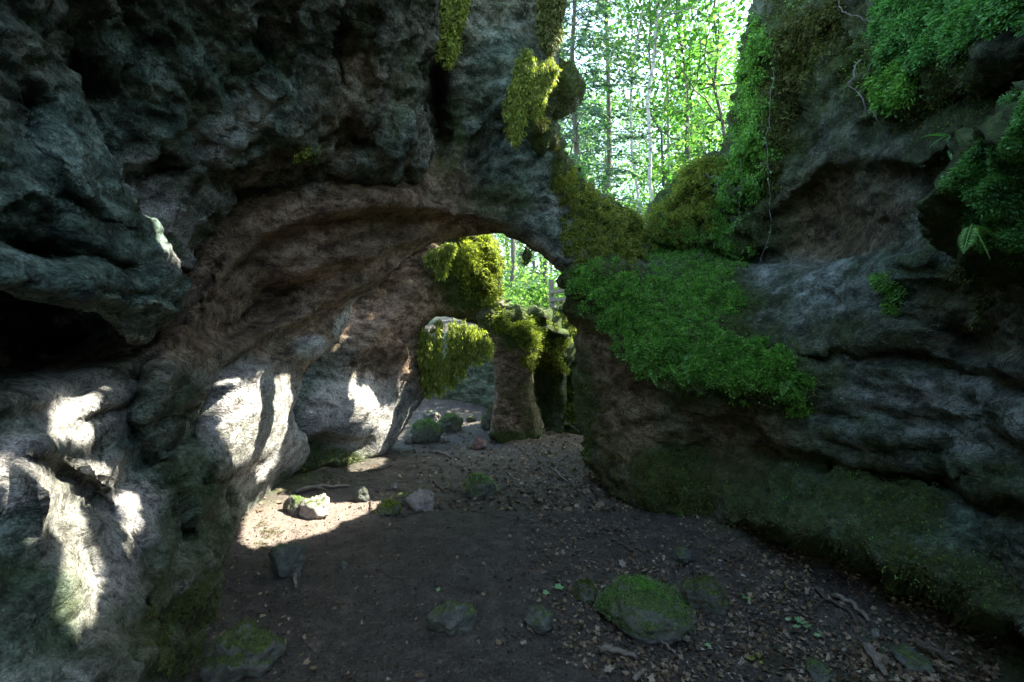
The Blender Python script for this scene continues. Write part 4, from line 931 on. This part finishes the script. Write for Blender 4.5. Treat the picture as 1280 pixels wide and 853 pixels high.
# ------------------------------------------------------------------ forest
def branch_paths(base, H, r0, spec, rng):
    pass
def leaves_mesh(P, size, rng, flat=.5, asp=.62):
    n = len(P); D = rng.normal(size=(n, 3)); D[:, 2] *= flat; D[:, 2] -= .25; D /= np.linalg.norm(D, axis=1)[:, None]
    L = size * (.6 + .8 * rng.random(n)); return blades(P, D, L, L * asp, rng)
def broadleaf(name, label, loc, H, r, crown, nleaf, lsize, mat, bmat, seed, group=None, limbs=16, lean=(0, 0), stems=1):
    """crown: (start fraction, spread metres, clump radius)"""
    rng = np.random.default_rng(seed); loc = np.array(loc, float)
    root = empty(name, loc); tag(root, label, 'tree', group)
    parts, tips = [], []
    for s in range(stems):
        ln = np.array([lean[0] + (rng.normal() * .12 if stems > 1 else 0), lean[1] + (rng.normal() * .1 if stems > 1 else 0), 1.])
        h = H * (1 - .18 * s * rng.random()); top = loc + ln * h
        P = wiggle([loc - [0, 0, .3], top], 16, .35, seed + s * 7)
        parts.append(tube_mesh(P, np.linspace(r, r * .2, 16) * (1 if s == 0 else .8), 8, seed, .04))
        for i in range(limbs):
            t = crown[0] + (1 - crown[0]) * (i + rng.random()) / limbs; b = P[min(15, int(t * 15))]
            a = rng.random() * 6.28; L = crown[1] * (1.15 - t * .75) * (.6 + .6 * rng.random())
            e = b + np.array([math.cos(a) * L, math.sin(a) * L, L * (.25 + .5 * rng.random())])
            m = (b + e) / 2 + [0, 0, -.1 * L]
            Q = wiggle([b, m, e], 8, .2 * L / 2, seed * 31 + i)
            parts.append(tube_mesh(Q, np.linspace(r * .32, r * .07, 8), 5, i))
            for u in (2, 3, 4, 5, 6, 7): tips.append(Q[u])
            for v in range(3):
                f = Q[3 + v]; g = f + rng.normal(size=3) * L * .28; parts.append(tube_mesh(np.array([f, (f + g) / 2 + rng.normal(size=3) * .04, g]), [r * .1, r * .07, r * .03], 4, i)); tips += [g, (f + g) / 2]
    V, FA = join(parts); link('trunk', V, FA, bmat, parent=root, base=loc)
    tips = np.array(tips); c = tips[rng.integers(0, len(tips), nleaf)]
    off = rng.normal(size=(nleaf, 3)); off[:, 2] *= .45
    P = c + off * crown[2] * .62
    V, FA = leaves_mesh(P, lsize, rng, .35); link('crown', V, FA, mat, parent=root, base=loc, smooth=False)
    return root
def conifer(name, label, loc, H, r, W, nb, seed, group=None, start=.12, mat=None, lsize=.12):
    rng = np.random.default_rng(seed); loc = np.array(loc, float); root = empty(name, loc); tag(root, label, 'tree', group)
    P = wiggle([loc - [0, 0, .3], loc + [0, 0, H]], 16, .15, seed)
    parts = [tube_mesh(P, np.linspace(r, r * .12, 16), 8, seed, .04)]; bp, bd = [], []
    for i in range(nb):
        t = start + (1 - start) * i / nb; b = np.array([np.interp(t * 15, range(16), P[:, k]) for k in range(3)])
        a = i * 2.4 + rng.normal() * .3; L = W * (1.05 - t) * (.7 + .5 * rng.random())
        dr = np.array([math.cos(a), math.sin(a), 0]); Q = np.array([b + dr * L * u + [0, 0, (.28 * u - .42 * u * u) * L] for u in np.linspace(0, 1, 7)])
        parts.append(tube_mesh(Q, np.linspace(r * .16, r * .04, 7), 4, i))
        n = int(26 * L / W * 8) + 30; u = rng.random(n) ** .7 * 6; k = np.clip(u.astype(int), 0, 5); f = (u - k)[:, None]
        q = Q[k] * (1 - f) + Q[k + 1] * f; sd = np.array([-dr[1], dr[0], 0]) * rng.choice([-1, 1], n)[:, None]
        w = (1 - u / 7)[:, None] * L * .34 * rng.random((n, 1)); q = q + sd * w + dr * w * .5 + [0, 0, -.03] * 1
        bp.append(q); d = sd + dr * .9 + rng.normal(size=(n, 3)) * .3 + np.array([0, 0, -.35]); bd.append(d / np.linalg.norm(d, axis=1)[:, None])
    V, FA = join(parts); link('trunk', V, FA, M_BARK, parent=root, base=loc)
    q = np.concatenate(bp); d = np.concatenate(bd); L = lsize * (.7 + .8 * rng.random(len(q)))
    V, FA = blades(q, d, L, L * .24, rng); link('crown', V, FA, mat or M_NEEDLE, parent=root, base=loc, smooth=False)
    return root
def spot(px, d): x = d * (px - CX) / F; return (x, d, gz(x, d))
def dup(o, loc, sc, rz):
    c = o.copy(); C.objects.link(c); c.location = loc; c.scale = (sc, sc, sc); c.rotation_euler = (0, 0, rz)
    for ch in o.children:
        k = ch.copy(); C.objects.link(k); k.parent = c
    return c

con1 = conifer('spruce_tree', 'tall airy spruce at the left of the tall opening, behind the square knob', spot(722, 10.2), 13, .10, 2.3, 90, 11, start=.3)
con2 = conifer('spruce_tree', 'dark spruce between the square knob and the two birches', spot(762, 13), 14, .10, 2.6, 84, 12, start=.3)
conifer('spruce_tree', 'farther thin spruce at the left rim of the tall opening', spot(700, 20), 17, .12, 2.6, 66, 13)
broadleaf('birch_tree', 'white barked birch rising from the middle of the notch', spot(823, 9.5), 12, .06, (.62, 2.0, .5), 1500, .10, M_LEAF, M_BIRCH, 21, lean=(-.01, 0))
broadleaf('birch_tree', 'thinner spotted birch left of the main birch', spot(803, 10.5), 13, .05, (.55, 2.0, .5), 1500, .10, M_LEAFY, M_BIRCH, 22, lean=(.02, 0))
broadleaf('birch_tree', 'slim pale birch just right of the main birch', spot(837, 12.0), 13, .05, (.55, 2.0, .5), 1300, .11, M_LEAF, M_BIRCH, 23, lean=(.0, 0))
broadleaf('maple_tree', 'bright green maple spreading leaves across the upper right of the opening', spot(912, 10.6), 11, .07, (.30, 2.6, .8), 5200, .125, M_LEAF, M_BARK, 24, limbs=26, lean=(-.02, 0))
broadleaf('maple_tree', 'vivid maple whose leaves hang at the top middle of the opening', spot(850, 11.5), 11.5, .06, (.40, 2.6, 1.), 2300, .13, M_LEAF, M_BARK, 25, limbs=22)
broadleaf('sapling', 'multi stemmed sapling with bare lower stems at the notch', spot(852, 12.5), 8, .045, (.35, 1.4, .5), 2600, .10, M_LEAFY, M_BARK, 26, stems=4, limbs=7)
broadleaf('sapling', 'forked grey sapling before the white sky gap at right', spot(889, 13), 7, .055, (.45, 1.2, .4), 1100, .10, M_LEAFY, M_BARK, 27, stems=2, limbs=8)
broadleaf('sapling', 'light green sapling low between spruce and birches', spot(786, 12), 3.6, .035, (.2, 1.0, .45), 1000, .09, M_LEAFY, M_BARK, 28, stems=2, limbs=10)
# trees in the lower opening
broadleaf('beech_tree', 'dark straight trunked tree at the left of the low opening', spot(641, 16), 13, .10, (.25, 2.4, .6), 5000, .11, M_LEAF, M_BARK, 31)
broadleaf('beech_tree', 'slender tree in the middle of the low opening', spot(662, 20), 13, .09, (.2, 2.6, .6), 5000, .12, M_LEAFY, M_BARK, 32)
con3 = conifer('spruce_tree', 'low branched spruce in the low opening', spot(682, 18), 12, .10, 3.0, 70, 33, start=.06)
broadleaf('beech_tree', 'leafy young tree at the right of the low opening', spot(708, 15), 8, .06, (.12, 1.9, .5), 4200, .10, M_LEAF, M_BARK, 34)
# the added leaf screens that block the sun come below
protos = [broadleaf('beech_tree', 'leafy woodland tree far behind the openings', spot(752, 34), 15, .13, (.10, 3.6, 1.0), 6500, .17, M_LEAFY, M_BARK, 41, group='woodland trees far behind'),
          broadleaf('beech_tree', 'leafy woodland tree far behind the openings', spot(862, 27), 14, .12, (.10, 3.4, 1.0), 6500, .17, M_LEAF, M_BARK, 42, group='woodland trees far behind')]
FG = 'woodland trees far behind'
rng = np.random.default_rng(5)
fp = [(640,34),(672,40),(722,46),(798,36),(815,48),(838,38),(870,40),(892,30),(925,33),(955,26),(985,38),(610,36),(575,30),(660,52),(715,56),(790,58),(850,56),(905,58),(1010,24),(1080,30),(540,25),(480,32),(1150,20),(400,22),(300,26)]
for i, (px, d) in enumerate(fp):
    dup(protos[i % 2], spot(px, d), .85 + .35 * rng.random(), rng.random() * 6.28)
fs = [(735,32),(650,25),(905,42),(690,40),(760,45)]
for i, (px, d) in enumerate(fs):
    c = dup(con2, spot(px, d), 1 + .2 * rng.random(), rng.random() * 6.28); tag(c, 'dark spruce standing deep among the far woodland trees', 'tree', 'far spruces')
def shrub(label, px, py, d, n, rad, size, mat, seed, z=None):
    rng = np.random.default_rng(seed); c = at(px, py, d); foot = c - [0, 0, rad * .8]
    root = empty('shrub', foot); tag(root, label, 'shrub'); parts = []; tips = []
    for i in range(9):
        e = c + rng.normal(size=3) * rad * .55; parts.append(tube_mesh(wiggle([foot, e], 6, .04, seed + i), np.linspace(.008, .003, 6), 4)); tips.append(e); tips.append((e + foot) / 2 + rng.normal(size=3) * .05)
    V, FA = join(parts); link('stem', V, FA, M_TWIG, parent=root, base=foot)
    tips = np.array(tips); P = tips[rng.integers(0, len(tips), n)] + rng.normal(size=(n, 3)) * rad * .3
    V, FA = leaves_mesh(P, size, rng, .4, .7); link('foliage', V, FA, mat, parent=root, base=foot, smooth=False)
    return root
shrub('broad leaved sprig growing on the left rim of the notch', 728, 214, 5.9, 110, .22, .06, M_LEAF, 1)
shrub('leafy seedling on the rim halfway down to the notch', 752, 240, 6.0, 90, .18, .055, M_LEAF, 2)
shrub('small plant on top of the rounded moss mound', 885, 182, 5.6, 120, .2, .05, M_LEAF, 3)
shrub('bright small leaves growing from the moss veil at right of the mound', 915, 232, 4.7, 40, .1, .04, M_LEAF, 4)
shrub('low green bush on the ground outside the low opening', 655, 376, 13.2, 420, .55, .08, M_LEAFY, 5)
shrub('leafy bush at the right end of the log outside', 728, 372, 13.6, 300, .45, .08, M_LEAF, 6)
shrub('undergrowth bush at the left outside the low opening', 632, 370, 14, 420, .6, .08, M_LEAF, 7)

us0 = shrub('low leafy bush of the woodland understory outside the caves', 640, 372, 15.5, 700, .75, .10, M_LEAFY, 8)
tag(us0, group='woodland understory bushes')
ug = np.random.default_rng(8)
for i in range(34):
    px = ug.uniform(590, 740) if i < 20 else ug.uniform(740, 930); d = ug.uniform(15, 30); l = spot(px, d); dup(us0, (l[0], l[1], l[2] + .1), .8 + .9 * ug.random(), ug.random() * 6.28)

# timber rail and post outside
def timber():
    base = at(690, 388, 12.8); base[2] = gz(base[0], base[1])
    r = empty('wooden_fence', base); tag(r, 'old wooden post with two rails outside the low opening', 'fence')
    def bar(nm, a, b, w, h):
        a, b = np.array(a), np.array(b); t = (b - a) / np.linalg.norm(b - a); s = np.cross(t, [0, .2, 1.]); s /= np.linalg.norm(s); u = np.cross(s, t)
        V = [p + s * w * i + u * h * j for p in (a, b) for i, j in ((-1,-.8),(-.8,-1),(.8,-1),(1,-.8),(1,.8),(.8,1),(-.8,1),(-1,.8))]
        FA = [[k, (k + 1) % 8, 8 + (k + 1) % 8, 8 + k] for k in range(8)] + [list(range(8))[::-1], list(range(8, 16))]
        link(nm, np.array(V), FA, M_WOOD, parent=r, base=base, smooth=False)
    top = at(689, 350, 12.8); bar('post', base - [0, 0, .2], top, .07, .07)
    bar('rail', at(688, 366, 12.7), at(732, 360, 12.6), .04, .045); bar('rail', at(688, 376, 12.7), at(734, 371, 12.6), .04, .045)
timber()
Lp = wiggle([at(628, 395, 11.6), at(694, 388, 12.2)], 14, .05, 3); V, FA = tube_mesh(Lp, np.linspace(.055, .045, 14), 10, 3, .05)
tag(link('log', V, FA, M_WOOD, base=Lp[0]), 'long fallen log lying across the ground outside the low opening', 'log')

# ------------------------------------------------------------------ added unseen leaf screens, cut open to shape the sun patches
PATCH = [[(4,560),(18,562),(22,573),(44,580),(70,591),(92,613),(106,646),(121,694),(127,716),(125,745),(121,775),(95,797),(88,793),(79,775),(68,745),(75,720),(79,701),(75,679),(55,654),(33,639),(22,617),(7,602),(-20,600),(-20,570)],
 [(101,571),(121,575),(147,589),(147,606),(139,613),(125,608),(114,588)],
 [(141,619),(165,611),(175,619),(176,632),(172,646),(178,661),(169,679),(160,698),(154,687),(160,676),(161,668),(145,650),(139,632)],
 [(83,477),(102,468),(116,477),(130,472),(148,463),(134,477),(130,498),(120,526),(116,558),(109,561),(88,551),(70,554),(58,544),(62,519),(72,498)],
 [(258,491),(278,473),(310,473),(338,472),(366,468),(390,459),(387,477),(369,491),(366,509),(375,526),(373,554),(355,575),(342,585),(325,605),(322,603),(318,585),(308,575),(292,578),(287,565),(275,545),(272,525),(262,505)],
 [(300,690),(303,640),(330,615),(355,590),(370,600),(350,618),(375,622),(400,630),(470,625),(500,632),(480,645),(430,660),(400,668),(350,680)],
 [(399,502),(410,491),(433,489),(441,463),(449,463),(443,483),(461,481),(472,498),(476,510),(503,502),(515,510),(534,487),(545,491),(530,510),(515,530),(503,545),(488,570),(476,585),(437,592),(433,580),(443,556),(464,549),(430,550),(410,537),(401,518)],
 [(451,374),(437,394),(432,417),(434,425),(418,440),(412,440),(414,429),(424,425),(424,405),(437,386)],
 [(372,425),(383,421),(403,433),(399,444),(375,444)],
 [(134,197),(155,176),(183,183),(158,200),(141,211),(151,239),(183,253),(211,271),(232,274),(240,345),(222,330),(190,300),(150,250),(135,225)],
 [(535,298),(575,292),(560,350),(535,350)],[(570,292),(632,292),(632,400),(600,400),(600,340)],
 [(525,395),(600,400),(615,445),(560,500),(530,500)],[(595,385),(715,395),(712,440),(640,430),(600,410)],[(690,385),(725,385),(725,440),(700,450)]]
SUNLIT = [chaikin(p, 1) for p in PATCH]
def seen(p):
    d = Vector(p) - Vector(CAM); h = SCN.ray_cast(Vector(CAM), d.normalized())
    return h[0] is not None and abs((h[0] - Vector(CAM)).length - d.length) < .12
def sun_blocker():
    s = Vector(SUN); e1 = Vector((0, 1, 0)).cross(s).normalized(); e2 = s.cross(e1).normalized()
    cen = Vector((-.3, 4.2, 1.2)); cell = .028; us = np.arange(-3.8, 3.9, cell); vs = np.arange(-6.5, 4.2, cell)
    keep = []; nlit = 0; H, lit = [], []
    op = set(); c3 = np.array(cen); E1, E2 = np.array(e1), np.array(e2)
    for pi, dd in ((12, 6.55), (10, 6.0), (11, 6.6), (13, 7.1), (14, 8.9)):
        for (x, y) in in_poly_samples(SUNLIT[pi], 2500, np.random.default_rng(pi)):
            p = at(x, y, dd); q = p - c3
            if perlin(p[None] / .22, 9)[0] > -.35: op.add((round((q @ E1 - us[0]) / cell), round((q @ E2 - vs[0]) / cell)))
    for u in us:
        for v in vs:
            o = cen + e1 * u + e2 * v + s * 30
            h = SCN.ray_cast(o, -s)
            # walk down through to the first solid
            H.append((u, v)); lit.append(h[0])
    ok = []
    pix = np.array([[CX + F * p.x / p.y, CY - F * (p.z - CAMZ) / p.y] if (p is not None and p.y > .4) else [-9999, -9999] for p in lit])
    inside = np.zeros(len(pix), bool)
    for poly in SUNLIT:
        sd, _, _ = poly_sd(poly, pix[:, 0], pix[:, 1]); inside |= sd > 0
    for k in range(len(H)):
        p = lit[k]
        if p is None or (k // len(vs), k % len(vs)) in op: continue
        if inside[k] and not (p.y < 2.1 and p.z > 1.8) and seen(p): nlit += 1; continue
        if p.y > 6.3 and (p.y > 8.4 or p.z > .9) and perlin(np.array([[p.x / .35, p.y / .35, p.z / .35]]), 2)[0] > -.25: continue       # open woodland beyond the cave stays in the sun
        keep.append(H[k])
    print('sun gaps:', nlit, 'shade cells:', len(keep), 'of', len(H))
    # how much of each patch is reached by the sun
    for n, poly in enumerate(SUNLIT):
        q = in_poly_samples(poly, 60, np.random.default_rng(1)); c = 0; blk = {}
        for x, y in q:
            d = Vector(at(x, y, 1) - CAM).normalized(); h = SCN.ray_cast(Vector(CAM), d)
            if h[0] is None: continue
            st = h[0] + s * .06
            if h[1].dot(s) <= 0: blk['facing'] = blk.get('facing', 0) + 1; continue
            hit = [k_ for k_, b_ in BV.items() if b_.ray_cast(st, s)[0] is not None]
            for k_ in hit[:1]: blk[k_] = blk.get(k_, 0) + 1
            if not hit: c += 1
        print('patch', n, round(c / 60, 2), blk)
    K = np.array(keep); rng = np.random.default_rng(3)
    e1, e2, sv = np.array(e1), np.array(e2), np.array(s); cen = np.array(cen)
    Vs, Fs = [], []
    # three leaf layers; every leaf sits flat to the light and fills its cell
    P0 = cen + K[:, :1] * e1 + K[:, 1:] * e2
    groups = np.zeros(len(K), int); groups[K[:, 1] > 1.2] = 1
    names = [('added leaf screen built like a tree, shaping the sun above the right wall', 0), ('second added leaf screen shaping the sun over the far end of the gorge wall', 1)]
    for lab, g in names:
        sel = groups == g; P = P0[sel]; VV = []
        for layer in range(2):
            t = 7.7 + .5 * layer + .25 * perlin(P / .9, 3 + layer) + rng.normal(size=len(P)) * .08
            c = P + sv * t[:, None]
            vx = CX + F * c[:, 0] / c[:, 1]; vy = CY - F * (c[:, 2] - CAMZ) / c[:, 1]
            t = np.where((vx > -40) & (vx < 1000) & (vy > -90), t + 5.5, t)
            c = P + sv * t[:, None] + (rng.random((len(P), 1)) - .5) * .012 * e1
            a = rng.random(len(P)) * 6.28; A = np.cos(a)[:, None] * e1 + np.sin(a)[:, None] * e2; B = np.cross(A, sv); r = cell * (.86 + .2 * rng.random(len(P)))[:, None]
            tl = rng.normal(size=(len(P), 1)) * .02
            VV.append(np.stack([c - A * r + sv * tl, c - B * r, c + A * r - sv * tl, c + B * r], 1))
        VV = np.concatenate(VV).reshape(-1, 3); FA = np.arange(len(VV)).reshape(-1, 4)
        cc = VV.mean(0); fx, fy = (5.6, 2.4) if g == 0 else (5.9, 8.6)
        foot = np.array([fx, fy, gz(fx, fy)])
        root = empty('beech_tree', foot); tag(root, lab, 'tree')  # added tree-shaped sun blocker, unseen, not a growing tree
        parts = [tube_mesh(wiggle([foot - [0, 0, .3], (foot + cc) / 2 + [.6, 0, .5], cc + [0, 0, 1.]], 14, .2, g), np.linspace(.2, .07, 14), 10, g, .03)]
        for i in range(10):
            tip = VV[rng.integers(0, len(VV))]; st = foot + (cc - foot) * (.6 + .35 * rng.random())
            # limbs only where they do not cross a sun gap: keep them short
            e = st + (tip - st) * .35
            parts.append(tube_mesh(wiggle([st, e], 6, .08, i), np.linspace(.05, .015, 6), 5, i))
        V, FB = join(parts); link('trunk', V, FB, M_BARK, parent=root, base=foot); link('crown', VV, FA, M_SHADE, parent=root, base=foot, smooth=False)
sun_blocker()

# ------------------------------------------------------------------ camera, light, world
cam = bpy.data.cameras.new('camera'); co = bpy.data.objects.new('camera', cam); C.objects.link(co)
co.location = (0, 0, CAMZ); co.rotation_euler = (math.pi / 2, 0, 0); cam.sensor_width = 36; cam.lens = F / 1280 * 36; cam.clip_end = 1500; cam.clip_start = .05
bpy.context.scene.camera = co
elev = math.asin(SUN[2]); az = math.atan2(SUN[0], SUN[1])
sl = bpy.data.lights.new('sun', 'SUN'); sl.energy = 3.3; sl.angle = math.radians(.25); sl.color = (1, .955, .93)
so = bpy.data.objects.new('sun', sl); C.objects.link(so); so.rotation_euler = Vector(SUN).to_track_quat('Z', 'Y').to_euler(); so.location = (8, 4, 12)
w = bpy.data.worlds.new('World'); bpy.context.scene.world = w; w.use_nodes = True
nt = w.node_tree; sky = nt.nodes.new('ShaderNodeTexSky'); sky.sky_type = 'NISHITA'; sky.sun_disc = False
sky.sun_elevation = elev; sky.sun_rotation = az; sky.altitude = 600; sky.dust_density = 2.0
bg = nt.nodes['Background']; nt.links.new(sky.outputs[0], bg.inputs[0]); bg.inputs[1].default_value = .15
sc = bpy.context.scene
sc.view_settings.view_transform = 'Standard'; sc.view_settings.look = 'None'; sc.view_settings.gamma = 1; sc.view_settings.exposure = 3.3; sc.view_settings.use_white_balance = True; sc.view_settings.white_balance_temperature = 7300; sc.view_settings.white_balance_tint = 2
sc.render.engine = 'CYCLES'; sc.cycles.max_bounces = 8; sc.cycles.diffuse_bounces = 5; sc.cycles.transmission_bounces = 4; sc.cycles.use_denoising = True
sc.cycles.caustics_reflective = False; sc.cycles.caustics_refractive = False
